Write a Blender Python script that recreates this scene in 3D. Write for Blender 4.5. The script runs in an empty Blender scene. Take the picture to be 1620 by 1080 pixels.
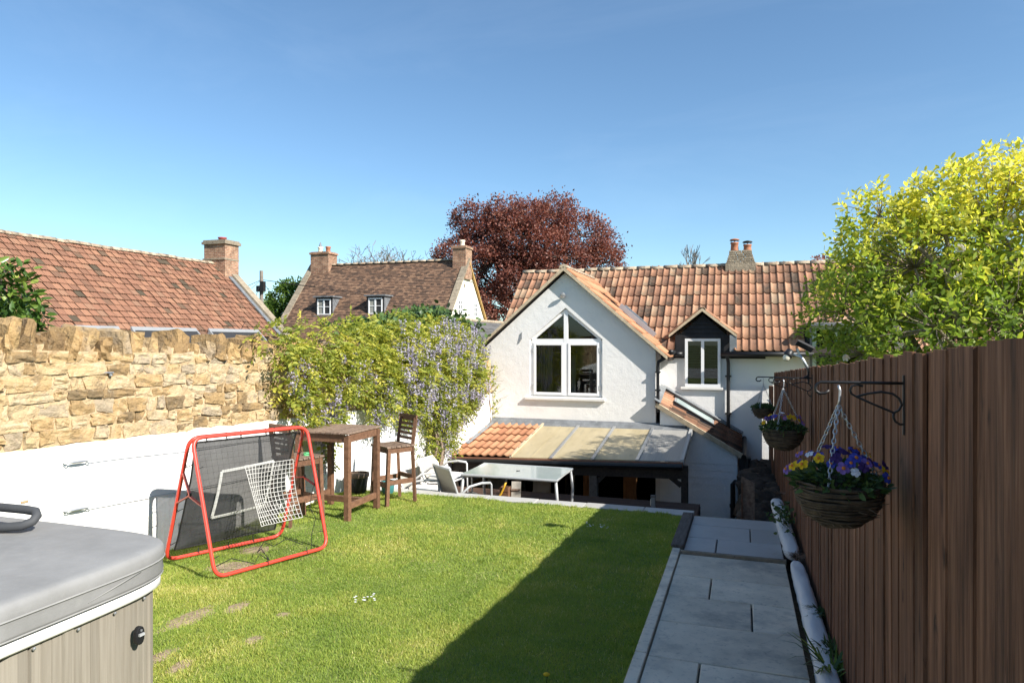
import bpy, bmesh, math, random
import numpy as np
from mathutils import Vector, Matrix, Euler, noise as mnoise

sc = bpy.context.scene
col = sc.collection
R = math.radians
rng = random.Random(7)
nrg = np.random.default_rng(11)

# ------------------------------------------------------------------ camera, sky, sun, exposure
cam_d = bpy.data.cameras.new('camera'); cam = bpy.data.objects.new('camera', cam_d); col.objects.link(cam)
cam.location = (0, 0, 1.8); cam.rotation_euler = (R(90), 0, R(18.63))
cam_d.sensor_width = 36; cam_d.lens = 24; cam_d.clip_start = .05; cam_d.clip_end = 2000
sc.camera = cam
SUN = Vector((1.0, -.36, .80)).normalized()                # towards the sun
sun_el = math.asin(SUN.z); sun_az = math.atan2(SUN.x, SUN.y)  # azimuth from +Y, clockwise
w = bpy.data.worlds.new('World'); sc.world = w; w.use_nodes = True
wn = w.node_tree.nodes; wl = w.node_tree.links
bg = wn['Background']; sky = wn.new('ShaderNodeTexSky'); sky.sky_type = 'NISHITA'; sky.sun_disc = False
sky.sun_elevation = sun_el; sky.sun_rotation = sun_az
sky.altitude = 600; sky.air_density = 1.0; sky.dust_density = .7; sky.ozone_density = 1.6
tn = wn.new('ShaderNodeMix'); tn.data_type = 'RGBA'; tn.blend_type = 'MULTIPLY'; tn.inputs[0].default_value = 1; tn.inputs[7].default_value = (.62, .755, .80, 1)   # cleaner, deeper blue air
wl.new(sky.outputs[0], tn.inputs[6]); bg.inputs[1].default_value = .087
# faint high cirrus
tc = wn.new('ShaderNodeTexCoord'); mpw = wn.new('ShaderNodeMapping'); mpw.inputs['Rotation'].default_value = (0, R(24), R(35)); mpw.inputs['Scale'].default_value = (1.2, 5.0, 7.0)
cn = wn.new('ShaderNodeTexNoise'); cn.inputs['Scale'].default_value = 1.6; cn.inputs['Detail'].default_value = 8; cn.inputs['Roughness'].default_value = .62; cn.inputs['Distortion'].default_value = .5
cr_ = wn.new('ShaderNodeMapRange'); cr_.inputs['From Min'].default_value = .50; cr_.inputs['From Max'].default_value = .80; cr_.inputs['To Max'].default_value = .030
cm = wn.new('ShaderNodeMix'); cm.data_type = 'RGBA'; cm.inputs[7].default_value = (6.5, 7.2, 8.0, 1)
wl.new(tc.outputs['Generated'], mpw.inputs[0]); wl.new(mpw.outputs[0], cn.inputs['Vector']); wl.new(cn.outputs['Fac'], cr_.inputs[0]); wl.new(cr_.outputs[0], cm.inputs[0]); wl.new(tn.outputs[2], cm.inputs[6]); wl.new(cm.outputs[2], bg.inputs[0])
sl = bpy.data.lights.new('sun', 'SUN'); so = bpy.data.objects.new('sun', sl); col.objects.link(so)
sl.energy = 3.55; sl.angle = R(.53); sl.color = (1, .945, .86)
so.rotation_euler = SUN.to_track_quat('Z', 'Y').to_euler()
vs = sc.view_settings; vs.view_transform = 'Standard'; vs.look = 'None'; vs.gamma = 1; vs.exposure = 1.42; vs.use_curve_mapping = False
sc.cycles.use_denoising = True; sc.cycles.max_bounces = 7; sc.cycles.diffuse_bounces = 4; sc.cycles.glossy_bounces = 3
sc.cycles.transmission_bounces = 4; sc.cycles.transparent_max_bounces = 12; sc.cycles.caustics_reflective = False; sc.cycles.caustics_refractive = False

# ------------------------------------------------------------------ materials
def srgb(r, g, b):
    f = lambda c: (c/255/12.92) if c/255 <= .04045 else ((c/255+.055)/1.055)**2.4
    return (f(r), f(g), f(b))
def M(name, stops, sc_=(1,1,1), ns=5, det=5, rough=.8, bump=None, rand=0., src='noise', spots=(), metal=0, spec=.3,
      trans=None, alpha=None, dist=0., coat=0, bump2=None, rrough=.6, shift=False, knots=None):
    """procedural material: ramp(noise | object random | attribute rnd) + spots + bump"""
    m = bpy.data.materials.new(name); m.use_nodes = True
    N = m.node_tree.nodes; L = m.node_tree.links; b = N['Principled BSDF']
    pos = N.new('ShaderNodeNewGeometry'); oi = N.new('ShaderNodeObjectInfo')
    mp = N.new('ShaderNodeMapping'); mp.inputs['Scale'].default_value = sc_
    if shift:                                             # pieces cut from different wood or stone
        ad = N.new('ShaderNodeVectorMath'); ad.operation = 'MULTIPLY_ADD'
        ad.inputs[0].default_value = (37, 53, 41); cb = N.new('ShaderNodeCombineXYZ')
        for i in range(3): L.new(oi.outputs['Random'], cb.inputs[i])
        L.new(cb.outputs[0], ad.inputs[1]); L.new(pos.outputs['Position'], ad.inputs[2]); L.new(ad.outputs[0], mp.inputs[0])
    else: L.new(pos.outputs['Position'], mp.inputs[0])
    def tex(scale, detail=5, rgh=.6, dst=0.):
        t = N.new('ShaderNodeTexNoise'); t.inputs['Scale'].default_value = scale; t.inputs['Detail'].default_value = detail
        t.inputs['Roughness'].default_value = rgh; t.inputs['Distortion'].default_value = dst; L.new(mp.outputs[0], t.inputs['Vector']); return t
    nz = tex(ns, det, rrough, dist)
    rp = N.new('ShaderNodeValToRGB'); e = rp.color_ramp.elements
    while len(e) < len(stops): e.new(.5)
    for q, (p, c) in zip(e, stops): q.position = p; q.color = (*c, 1)
    rndout = None
    if src == 'noise': L.new(nz.outputs['Fac'], rp.inputs[0])
    else:
        if src == 'object': rndout = oi.outputs['Random']
        else:
            at = N.new('ShaderNodeAttribute'); at.attribute_name = 'rnd'; rndout = at.outputs['Fac']
        ma = N.new('ShaderNodeMath'); ma.operation = 'MULTIPLY_ADD'; ma.inputs[1].default_value = rand; 
        sb = N.new('ShaderNodeMath'); sb.operation = 'SUBTRACT'; sb.inputs[1].default_value = .5
        L.new(nz.outputs['Fac'], sb.inputs[0]); L.new(sb.outputs[0], ma.inputs[0]); L.new(rndout, ma.inputs[2]); L.new(ma.outputs[0], rp.inputs[0])
    out = rp.outputs[0]
    if src == 'noise' and rand:
        hv = N.new('ShaderNodeHueSaturation'); mr = N.new('ShaderNodeMapRange')
        mr.inputs['To Min'].default_value = 1-rand; mr.inputs['To Max'].default_value = 1+rand
        L.new(oi.outputs['Random'], mr.inputs[0]); L.new(mr.outputs[0], hv.inputs['Value']); L.new(out, hv.inputs['Color']); out = hv.outputs[0]
    for (c, s_, lo, hi, f) in spots:
        t = tex(s_, 6, .65); mr = N.new('ShaderNodeMapRange'); mr.inputs['From Min'].default_value = lo; mr.inputs['From Max'].default_value = hi; mr.inputs['To Max'].default_value = f
        L.new(t.outputs['Fac'], mr.inputs[0]); mx = N.new('ShaderNodeMix'); mx.data_type = 'RGBA'; L.new(mr.outputs[0], mx.inputs[0]); L.new(out, mx.inputs[6]); mx.inputs[7].default_value = (*c, 1); out = mx.outputs[2]
    if knots:
        ksc, lo, hi, f, kc = knots; m2 = N.new('ShaderNodeMapping'); m2.inputs['Scale'].default_value = ksc; L.new(mp.inputs[0].links[0].from_socket, m2.inputs[0])
        t = N.new('ShaderNodeTexNoise'); t.inputs['Scale'].default_value = 1; t.inputs['Detail'].default_value = 3; t.inputs['Distortion'].default_value = .8; L.new(m2.outputs[0], t.inputs['Vector'])
        mr = N.new('ShaderNodeMapRange'); mr.inputs['From Min'].default_value = lo; mr.inputs['From Max'].default_value = hi; mr.inputs['To Max'].default_value = f
        L.new(t.outputs['Fac'], mr.inputs[0]); mx = N.new('ShaderNodeMix'); mx.data_type = 'RGBA'; L.new(mr.outputs[0], mx.inputs[0]); L.new(out, mx.inputs[6]); mx.inputs[7].default_value = (*kc, 1); out = mx.outputs[2]
    L.new(out, b.inputs['Base Color'])
    b.inputs['Roughness'].default_value = rough; b.inputs['Metallic'].default_value = metal; b.inputs['Specular IOR Level'].default_value = spec; b.inputs['Coat Weight'].default_value = coat
    if bump:
        last = None
        for (st, bs, ds) in [bump] + ([bump2] if bump2 else []):
            t = tex(bs, 6, .6); bp = N.new('ShaderNodeBump'); bp.inputs['Strength'].default_value = st; bp.inputs['Distance'].default_value = ds
            L.new(t.outputs['Fac'], bp.inputs['Height'])
            if last: L.new(last.outputs[0], bp.inputs['Normal'])
            last = bp
        L.new(last.outputs[0], b.inputs['Normal'])
    sh = b.outputs[0]
    if trans:                                             # light shining through a leaf or a thin sheet
        tl = N.new('ShaderNodeBsdfTranslucent'); mix = N.new('ShaderNodeMixShader'); mix.inputs[0].default_value = trans[0]
        mc = N.new('ShaderNodeMix'); mc.data_type = 'RGBA'; mc.blend_type = 'MULTIPLY'; mc.inputs[0].default_value = 1; mc.inputs[7].default_value = (*trans[1], 1)
        L.new(out, mc.inputs[6]); L.new(mc.outputs[2], tl.inputs[0]); L.new(sh, mix.inputs[1]); L.new(tl.outputs[0], mix.inputs[2]); sh = mix.outputs[0]
    if alpha is not None:
        tr = N.new('ShaderNodeBsdfTransparent'); mix = N.new('ShaderNodeMixShader'); mix.inputs[0].default_value = alpha
        L.new(tr.outputs[0], mix.inputs[1]); L.new(sh, mix.inputs[2]); sh = mix.outputs[0]
    L.new(sh, N['Material Output'].inputs[0])
    return m
def flat(name, c, rough=.6, var=.08, ns=9, metal=0, spec=.4, bump=None, **k):
    d = tuple(x*(1-var) for x in c); l = tuple(min(1, x*(1+var)) for x in c)
    return M(name, [(.3, d), (.7, l)], ns=ns, rough=rough, metal=metal, spec=spec, bump=bump, **k)
def glass(name, tint=(.9,.95,.95), refl=.0, rough=.0, ior=1.5):
    m = bpy.data.materials.new(name); m.use_nodes = True; N = m.node_tree.nodes; L = m.node_tree.links; N.remove(N['Principled BSDF'])
    g = N.new('ShaderNodeBsdfGlossy'); g.inputs['Roughness'].default_value = rough; t = N.new('ShaderNodeBsdfTransparent'); t.inputs[0].default_value = (*tint, 1)
    fr = N.new('ShaderNodeFresnel'); fr.inputs[0].default_value = ior; ad = N.new('ShaderNodeMath'); ad.inputs[1].default_value = refl; L.new(fr.outputs[0], ad.inputs[0])
    mx = N.new('ShaderNodeMixShader'); L.new(ad.outputs[0], mx.inputs[0]); L.new(t.outputs[0], mx.inputs[1]); L.new(g.outputs[0], mx.inputs[2])
    L.new(mx.outputs[0], N['Material Output'].inputs[0]); return m

TILE = [(0.0, (0.0862, 0.0616, 0.0449)), (0.14, (0.1939, 0.1063, 0.069)), (0.35, (0.2877, 0.1465, 0.0911)), (0.62, (0.3549, 0.1832, 0.11)), (0.85, (0.4066, 0.228, 0.1371)), (1, (0.332, 0.235, 0.1564))]
tile_sp = [((.36,.30,.22), 26, .60, .72, .6), ((.055,.045,.038), 14, .58, .72, .75), ((.5,.47,.40), 9, .70, .74, .8)]
m_tile = M('clay_pantile', TILE, ns=7, rough=.85, src='object', rand=.55, spots=tile_sp, bump=(.35, 60, .01), shift=True)
m_tilej = M('clay_pantile_run', TILE, ns=7, rough=.85, src='attr', rand=.55, spots=tile_sp, bump=(.35, 60, .01))
m_tile_new = M('clay_tile_orange', [(0, (0.3177, 0.1419, 0.0765)), (0.5, (0.4083, 0.1979, 0.1064)), (1, (0.4478, 0.2412, 0.1347))], ns=5, rough=.85, src='object', rand=.6,
               spots=[((.20,.11,.07), 8, .56, .75, .6), ((.5,.42,.3), 30, .62, .75, .4)], bump=(.3, 70, .01), shift=True)
m_tile_red = M('weathered_red_tile', [(0, (0.0841, 0.066, 0.0446)), (0.12, (0.1227, 0.0897, 0.0594)), (0.24, (0.2008, 0.1051, 0.0685)), (0.55, (0.265, 0.1337, 0.0852)), (0.8, (0.3116, 0.1648, 0.1024)), (1, (0.2589, 0.1494, 0.0978))], ns=1.3, rough=.85, src='attr', rand=.35,
               spots=[((.40,.33,.26), 7, .66, .74, .55), ((.10,.07,.055), 3, .60, .74, .5)], bump=(.2, 30, .01))
m_tile_brown = M('brown_plain_tile', [(0, (0.0762, 0.0504, 0.0377)), (0.4, (0.1308, 0.0797, 0.0538)), (0.75, (0.1892, 0.1105, 0.0712)), (1, (0.2483, 0.1525, 0.0968))], ns=.7, rough=.9, src='attr', rand=.7,
               spots=[((.24,.19,.13), 5, .66, .73, .5)], bump=(.2, 30, .01))
m_ridge = M('lichened_ridge_tile', [(.3,(.22,.13,.085)), (.5,(.34,.27,.19)), (.7,(.42,.37,.29))], ns=9, rough=.9, bump=(.6, 30, .02), rand=.15, spots=[((.09,.07,.05), 12, .56, .7, .7)])
m_mortar_pale = M('pale_verge_mortar', [(.3,(.42,.33,.22)), (.7,(.58,.48,.34))], ns=12, rough=.95, bump=(.5, 40, .01))
m_white = M('white_masonry_paint', [(0.3, (0.7116, 0.7023, 0.6857)), (0.7, (0.7772, 0.7619, 0.7346))], ns=1.6, rough=.85, spec=.2, bump=(.32, 55, .012), bump2=(.25, 9, .03), spots=[((.62,.60,.55), 2.3, .60, .80, .35)])
m_whiteL = M('white_wall_paint', [(.3,(.80,.79,.77)), (.7,(.86,.855,.84))], ns=2, rough=.85, spec=.2, bump=(.3, 30, .02), bump2=(.35, 5, .05), spots=[((.60,.55,.47), 6, .68, .78, .4)])
m_cream = M('cream_gable_render', [(.3,(.74,.68,.52)), (.7,(.84,.80,.68))], ns=1.2, rough=.9, bump=(.2, 12, .02))
m_stone = M('hamstone', [(0,(.19,.135,.075)), (.2,(.33,.22,.105)), (.4,(.43,.29,.14)), (.6,(.47,.34,.185)), (.8,(.50,.39,.245)), (1,(.34,.27,.185))], ns=9, det=8, rough=.92, src='object', rand=1.0,
            spots=[((.20,.15,.095), 7, .56, .70, .7), ((.60,.50,.34), 16, .58, .70, .6), ((.16,.12,.085), 38, .60, .70, .6)], bump=(.9, 22, .03), bump2=(.6, 80, .008), shift=True)
m_cope = M('weathered_hamstone', [(0,(.20,.13,.065)), (.35,(.34,.22,.10)), (.7,(.42,.28,.13)), (1,(.33,.25,.16))], ns=7, det=8, rough=.95, src='object', rand=1.0,
            spots=[((.13,.10,.07), 6, .54, .68, .75), ((.48,.41,.29), 20, .60, .70, .5)], bump=(1.0, 16, .04), bump2=(.7, 60, .012), shift=True)
m_mortar = M('sandy_lime_mortar', [(.25,(.37,.265,.15)), (.5,(.47,.345,.20)), (.75,(.54,.42,.27))], ns=7, rough=.95, bump=(.9, 30, .02), bump2=(.7, 8, .05))
m_brick = M('old_red_brick', [(0,(.16,.075,.05)), (.4,(.26,.12,.075)), (.8,(.33,.17,.105)), (1,(.36,.25,.17))], ns=8, rough=.9, src='object', rand=.5, spots=[((.42,.36,.28), 10, .6, .72, .5)], bump=(.4, 30, .01), shift=True)
m_brickmortar = flat('brick_mortar', (.34,.28,.21), .95, .2)
m_stonegrey = M('grey_stone', [(.3,(.20,.165,.12)), (.7,(.34,.285,.21))], ns=8, rough=.92, rand=.15, bump=(.7, 25, .02), spots=[((.08,.065,.05), 14, .55, .7, .6)])
m_slab = M('grey_sandstone_slab', [(0.3, (0.5853, 0.5186, 0.4033)), (0.5, (0.6996, 0.6173, 0.482)), (0.7, (0.8139, 0.7038, 0.5412))], ns=4, det=8, rough=.7, rand=.10, spots=[((.20,.195,.18), 2.6, .50, .66, .55), ((.22,.21,.195), 26, .56, .70, .5), ((.52,.50,.46), 80, .60, .70, .35)], bump=(.25, 60, .004), bump2=(.25, 12, .006), shift=True)
m_joint = M('slab_joint_sand', [(.3,(.10,.09,.075)), (.7,(.17,.15,.125))], ns=30, rough=.95)
m_sleeper = M('old_sleeper_wood', [(.3,(.07,.058,.05)), (.7,(.15,.13,.115))], sc_=(14,1.5,14), ns=3, rough=.9, bump=(.6, 5, .01))
m_soil = M('soil', [(.3,(.045,.033,.024)), (.7,(.11,.08,.055))], ns=14, rough=1, bump=(1, 30, .03))
m_lawn = M('lawn_soil', [(0.3, (0.1328, 0.1728, 0.0435)), (0.55, (0.2052, 0.2533, 0.0676)), (0.75, (0.2896, 0.2533, 0.1086))], ns=3, det=8, rough=1, bump=(.6, 60, .02))
m_fence = M('brown_stained_board', [(0.36, (0.0755, 0.0342, 0.019)), (0.45, (0.1417, 0.0641, 0.0346)), (0.54, (0.1984, 0.0926, 0.0512)), (0.64, (0.2836, 0.1396, 0.0802))], sc_=(15,15,.9), ns=1.8, det=9, rough=.82, rand=.16, spec=.25, dist=.5, shift=True, rrough=.68,
            spots=[((.030,.019,.014), .35, .55, .68, .65), ((.18,.13,.10), 5, .60, .74, .35)], bump=(.5, 3.0, .006), bump2=(.4, 14, .003), knots=((14,14,4.2), .62, .74, .85, (.022,.013,.010)))
m_oak = M('brown_oiled_hardwood', [(.3,(.105,.052,.030)), (.7,(.20,.105,.062))], sc_=(9,9,9), ns=3, rough=.65, rand=.15, bump=(.3, 12, .003), shift=True)
m_oaktop = M('weathered_hardwood_slat', [(.3,(.12,.075,.052)), (.7,(.26,.19,.145))], sc_=(9,9,9), ns=3, rough=.75, rand=.15, bump=(.3, 12, .003), shift=True)
m_darkwood = M('dark_stained_timber', [(.3,(.016,.013,.011)), (.7,(.045,.035,.028))], sc_=(8,8,8), ns=4, rough=.75, rand=.2, bump=(.4, 10, .006), shift=True)
m_orangewood = M('varnished_pine', [(.3,(.16,.072,.030)), (.7,(.30,.15,.065))], sc_=(14,14,1.2), ns=3, rough=.55, rand=.15, shift=True)
m_deck = M('brown_decking', [(.3,(.055,.032,.024)), (.7,(.11,.065,.047))], sc_=(2,16,16), ns=3, rough=.8, rand=.2, bump=(.4, 8, .004), shift=True)
m_black = flat('black_plastic', (.012,.012,.013), .45)
m_blackboard = M('black_weatherboard', [(.3,(.012,.012,.013)), (.7,(.024,.024,.026))], ns=8, rough=.6, bump=(.3, 20, .004))
m_iron = flat('black_iron', (.014,.013,.013), .5, .2, spec=.5)
m_lead = M('lead_flashing', [(.3,(.14,.15,.16)), (.7,(.25,.265,.28))], ns=6, rough=.55, metal=.3, bump=(.3, 8, .02), spots=[((.40,.41,.41), 12, .6, .74, .5)])
m_upvc = flat('white_upvc', (.80,.80,.80), .35, .02)
m_sill = flat('painted_sill', (.68,.66,.62), .7, .05)
m_blind = flat('dark_blind', (.03,.03,.032), .6)
m_slat = flat('grey_blind_slat', (.13,.13,.135), .5)
m_room = flat('dim_room_wall', (.22,.20,.17), .9)
m_curtain = M('grey_curtain', [(.3,(.16,.14,.15)), (.7,(.27,.25,.27))], sc_=(9,9,.6), ns=3, rough=.95)
m_glass = glass('window_glass', (.72,.76,.75), .01)
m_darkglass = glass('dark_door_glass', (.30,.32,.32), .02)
m_tabletop = M('frosted_glass_top', [(.3,(.27,.33,.325)), (.7,(.33,.39,.38))], ns=3, rough=.18, spec=.6, coat=.3, spots=[((.33,.37,.36), 25, .58, .75, .4)])
m_poly = M('yellowed_polycarbonate', [(0.3, (0.55, 0.4625, 0.2805)), (0.7, (0.65, 0.5625, 0.3697))], sc_=(1,.3,1), ns=5, rough=.35, spec=.5, trans=(.35,(1,.95,.8)), spots=[((.33,.28,.18), 9, .55, .75, .5)])
m_polyg = M('grey_polycarbonate', [(0.3, (0.444, 0.432, 0.408)), (0.7, (0.564, 0.552, 0.516))], sc_=(40,.3,1), ns=3, rough=.35, spec=.5, trans=(.35,(1,.97,.93)))
m_alu = flat('brushed_aluminium', (.55,.56,.57), .4, .06, metal=.8)
m_greymetal = flat('grey_painted_metal', (.42,.43,.43), .45, .05, metal=.2)
m_sling = M('beige_sling_fabric', [(.3,(.36,.33,.28)), (.7,(.44,.41,.355))], ns=60, rough=.9)
m_cushion = flat('white_cushion', (.72,.70,.66), .95, .05)
m_red = flat('red_powder_coat', (.62,.055,.035), .38, .06, spec=.5, coat=.2)
m_redp = flat('faded_red_bar', (.55,.13,.09), .5, .08)
m_net = M('black_mesh_sheet', [(.3,(.020,.020,.022)), (.7,(.045,.045,.047))], ns=5, rough=.8, alpha=.88)
m_cord = flat('black_cord', (.012,.012,.012), .8)
m_whitecord = flat('white_cord', (.52,.51,.48), .8)
m_whitetape = flat('white_tape', (.50,.50,.49), .8)
m_vinyl = M('grey_vinyl_cover', [(.3,(.205,.205,.20)), (.7,(.255,.255,.25))], ns=5, det=8, rough=.62, spec=.35, bump=(.22, 160, .002), bump2=(.30, 4, .02), spots=[((.31,.31,.30), 14, .56, .74, .35), ((.165,.165,.16), 3, .56, .76, .4)])
m_vinylseam = flat('grey_vinyl_piping', (.26,.26,.25), .6)
m_tubwood = M('taupe_tub_cladding', [(.3,(.20,.178,.142)), (.7,(.262,.238,.195))], sc_=(30,30,1.0), ns=2.5, rough=.6, rand=.10, bump=(.25, 5, .003), shift=True)
m_tublip = flat('white_acrylic_lip', (.74,.73,.70), .4, .03)
m_galv = flat('galvanised_chain', (.50,.51,.53), .38, .1, metal=.75)
m_wicker = M('willow_wicker', [(.3,(.050,.034,.022)), (.7,(.15,.11,.075))], ns=20, rough=.85, rand=.3)
m_teal = flat('teal_glazed_pot', (.05,.19,.20), .35)
m_terra = flat('terracotta', (.36,.15,.085), .8, .12)
m_blacktub = flat('black_plant_tub', (.02,.02,.024), .5)
m_yellow = flat('yellow_hose', (.62,.36,.03), .5)
m_pole = flat('weathered_pole_wood', (.20,.175,.15), .9, .2)
m_bark = M('grey_bark', [(.3,(.13,.105,.08)), (.7,(.30,.255,.20))], sc_=(1,1,.4), ns=12, rough=.95, bump=(.8, 20, .02))
m_barkd = M('dark_bark', [(.3,(.05,.04,.035)), (.7,(.13,.105,.09))], ns=5, rough=.95)
m_vine = M('vine_bark', [(.3,(.12,.085,.06)), (.7,(.30,.23,.17))], sc_=(3,3,.6), ns=12, rough=.95, bump=(.7, 20, .01))
def leafmat(name, stops, t=(.45,(1.35,1.35,.8)), rough=.5, ns=3, rand=.2, spec=.35): return M(name, stops, ns=ns, rough=rough, src='attr', rand=rand, trans=t, spec=spec)
m_grass = leafmat('grass_blades', [(0, (0.1393, 0.2272, 0.0343)), (0.35, (0.2465, 0.3406, 0.0555)), (0.65, (0.3537, 0.4077, 0.0792)), (0.88, (0.4957, 0.4593, 0.1269)), (1, (0.724, 0.6451, 0.3172))], t=(.35,(1.2,1.25,.7)), rough=.6, rand=.9, ns=2.2)
m_mag = leafmat('magnolia_leaf', [(0, (0.1359, 0.21, 0.04)), (0.35, (0.2228, 0.3071, 0.0519)), (0.62, (0.3719, 0.4342, 0.0699)), (0.82, (0.5771, 0.5745, 0.0931)), (1, (0.7367, 0.6695, 0.1272))], t=(.55,(1.3,1.3,.75)))
m_wist = leafmat('wisteria_leaf', [(0, (0.1353, 0.1771, 0.0328)), (0.4, (0.2691, 0.3088, 0.051)), (0.75, (0.4515, 0.4418, 0.0717)), (1, (0.6006, 0.5294, 0.1052))])
m_lilac = leafmat('wisteria_flower', [(0, (0.2834, 0.2407, 0.3686)), (0.5, (0.4278, 0.3905, 0.5024)), (1, (0.6011, 0.5691, 0.6331))], t=(.3,(1,1,1)), rough=.7)
m_beech = leafmat('copper_beech_leaf', [(0,(.105,.047,.042)), (.5,(.21,.080,.060)), (.85,(.30,.115,.080)), (1,(.34,.17,.12))], t=(.35,(1.3,.9,.75)))
m_green = leafmat('green_tree_leaf', [(0, (0.045, 0.093, 0.018)), (0.5, (0.093, 0.165, 0.027)), (1, (0.18, 0.255, 0.048))])
m_laurel = leafmat('glossy_evergreen_leaf', [(0, (0.0308, 0.07, 0.0168)), (0.5, (0.07, 0.133, 0.0252)), (0.85, (0.168, 0.238, 0.042)), (1, (0.308, 0.336, 0.07))], rough=.3, t=(.2,(1.2,1.3,.7)))
m_ivy = leafmat('ivy_leaf', [(0, (0.039, 0.078, 0.0234)), (0.5, (0.0715, 0.13, 0.0364)), (1, (0.13, 0.195, 0.0585))], rough=.4, t=(.15,(1,1,1)))
m_pansyleaf = leafmat('pansy_leaf', [(0,(.03,.06,.015)), (.5,(.055,.10,.025)), (1,(.10,.15,.04))], t=(.2,(1,1,1)))
m_dry = leafmat('dry_stalk', [(0,(.10,.055,.03)), (.5,(.19,.11,.06)), (1,(.28,.19,.11))], t=(.1,(1,1,1)))
m_fpet = {k: flat('petal_'+k, c, .7, .15, trans=(.25,(1,1,1))) for k, c in dict(purple=(.055,.02,.13), yellow=(.72,.46,.01), blue=(.055,.07,.42), white=(.75,.75,.78), orange=(.62,.20,.02), violet=(.22,.13,.42)).items()}
m_magflower = flat('white_magnolia_petal', (.78,.72,.72), .6, .06, trans=(.3,(1,1,1)))
m_ground = M('far_ground', [(0.3, (0.095, 0.1235, 0.038)), (0.7, (0.171, 0.19, 0.0665))], ns=.4, rough=1)
m_rubble = M('dark_rubble', [(.3,(.035,.027,.02)), (.7,(.105,.08,.06))], ns=8, rough=.95, rand=.3, bump=(1, 18, .05), bump2=(.7, 60, .01), shift=True)
m_palegreen = flat('pale_green_frame', (.42,.50,.40), .5, .05)
m_slate = M('grey_slate', [(.3,(.085,.08,.078)), (.7,(.155,.148,.14))], sc_=(3,8,8), ns=2, rough=.75, rand=.15, bump=(.4, 8, .02))
m_velux = flat('grey_flashing', (.27,.275,.28), .5, .08, metal=.1)
m_bulb = flat('lamp_lens', (.72,.66,.52), .15, .05)
m_solar = flat('solar_cell', (.012,.014,.022), .18, .1, spec=.6)

# ------------------------------------------------------------------ mesh builder
class B:
    def __init__(s): s.v = []; s.f = []; s.r = []
    def add(s, vs, fs, r=.5):
        o = len(s.v); s.v += [tuple(p) for p in vs]; s.f += [tuple(i+o for i in f) for f in fs]; s.r += [r]*len(fs); return s
    def box(s, c, d, rot=None, r=.5):
        c = Vector(c); h = Vector(d)/2; m = Euler(rot).to_matrix() if rot is not None else Matrix.Identity(3)
        p = [c + m @ Vector((x*h.x, y*h.y, z*h.z)) for x in (-1,1) for y in (-1,1) for z in (-1,1)]
        return s.add(p, [(0,1,3,2),(4,6,7,5),(0,4,5,1),(2,3,7,6),(0,2,6,4),(1,5,7,3)], r)
    def span(s, a, b, r=.5):
        return s.box([(x+y)/2 for x, y in zip(a, b)], [abs(y-x) for x, y in zip(a, b)], None, r)
    def bar(s, a, b, wd, ht=None, up=(0,0,1), r=.5):
        a = Vector(a); b = Vector(b); d = (b-a).normalized(); x = d.cross(Vector(up))
        if x.length < 1e-4: x = d.cross(Vector((1,0,0)))
        x.normalize(); y = x.cross(d); ht = ht or wd; x *= wd/2; y *= ht/2
        p = [q + i*x + j*y for q in (a, b) for i, j in ((-1,-1),(1,-1),(1,1),(-1,1))]
        return s.add(p, [(3,2,1,0),(4,5,6,7),(0,1,5,4),(1,2,6,5),(2,3,7,6),(3,0,4,7)], r)
    def tube(s, pts, rad, n=8, closed=False, caps=True, r=.5):
        P = [Vector(p) for p in pts]; k = len(P); o = len(s.v); fr = None; rings = []
        for i in range(k):
            if closed: t = P[(i+1) % k]-P[i-1]
            else: t = P[min(i+1, k-1)]-P[max(i-1, 0)]
            t.normalize()
            if fr is None:
                fr = t.cross(Vector((0,0,1)))
                if fr.length < .05: fr = t.cross(Vector((1,0,0)))
            fr = (fr - t*fr.dot(t)).normalized(); bi = t.cross(fr); rr = rad[i] if isinstance(rad, (list, tuple)) else rad
            rings.append([P[i] + (fr*math.cos(2*math.pi*j/n)+bi*math.sin(2*math.pi*j/n))*rr for j in range(n)])
        vs = [q for g in rings for q in g]; fs = []
        for i in range(k if closed else k-1):
            i2 = (i+1) % k
            for j in range(n): fs.append((i*n+j, i*n+(j+1) % n, i2*n+(j+1) % n, i2*n+j))
        if caps and not closed: fs += [tuple(range(n))[::-1], tuple((k-1)*n+j for j in range(n))]
        return s.add(vs, fs, r)
    def lathe(s, prof, c=(0,0,0), n=24, r=.5):
        vs = [(c[0]+q*math.cos(2*math.pi*j/n), c[1]+q*math.sin(2*math.pi*j/n), c[2]+z) for q, z in prof for j in range(n)]
        fs = [(i*n+j, i*n+(j+1) % n, (i+1)*n+(j+1) % n, (i+1)*n+j) for i in range(len(prof)-1) for j in range(n)]
        return s.add(vs, fs, r)
    def prism(s, poly, vec, r=.5):                          # polygon (3-D points) swept along vec
        n = len(poly); v = Vector(vec); p = [Vector(q) for q in poly]
        fs = [tuple(range(n))[::-1], tuple(range(n, 2*n))] + [(i, (i+1) % n, n+(i+1) % n, n+i) for i in range(n)]
        return s.add(p + [q+v for q in p], fs, r)
    def mesh(s, name):
        me = bpy.data.meshes.new(name); me.from_pydata(s.v, [], s.f); me.update()
        if len(set(s.r)) > 1:
            a = me.attributes.new('rnd', 'FLOAT', 'FACE'); a.data.foreach_set('value', s.r)
        return me
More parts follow.
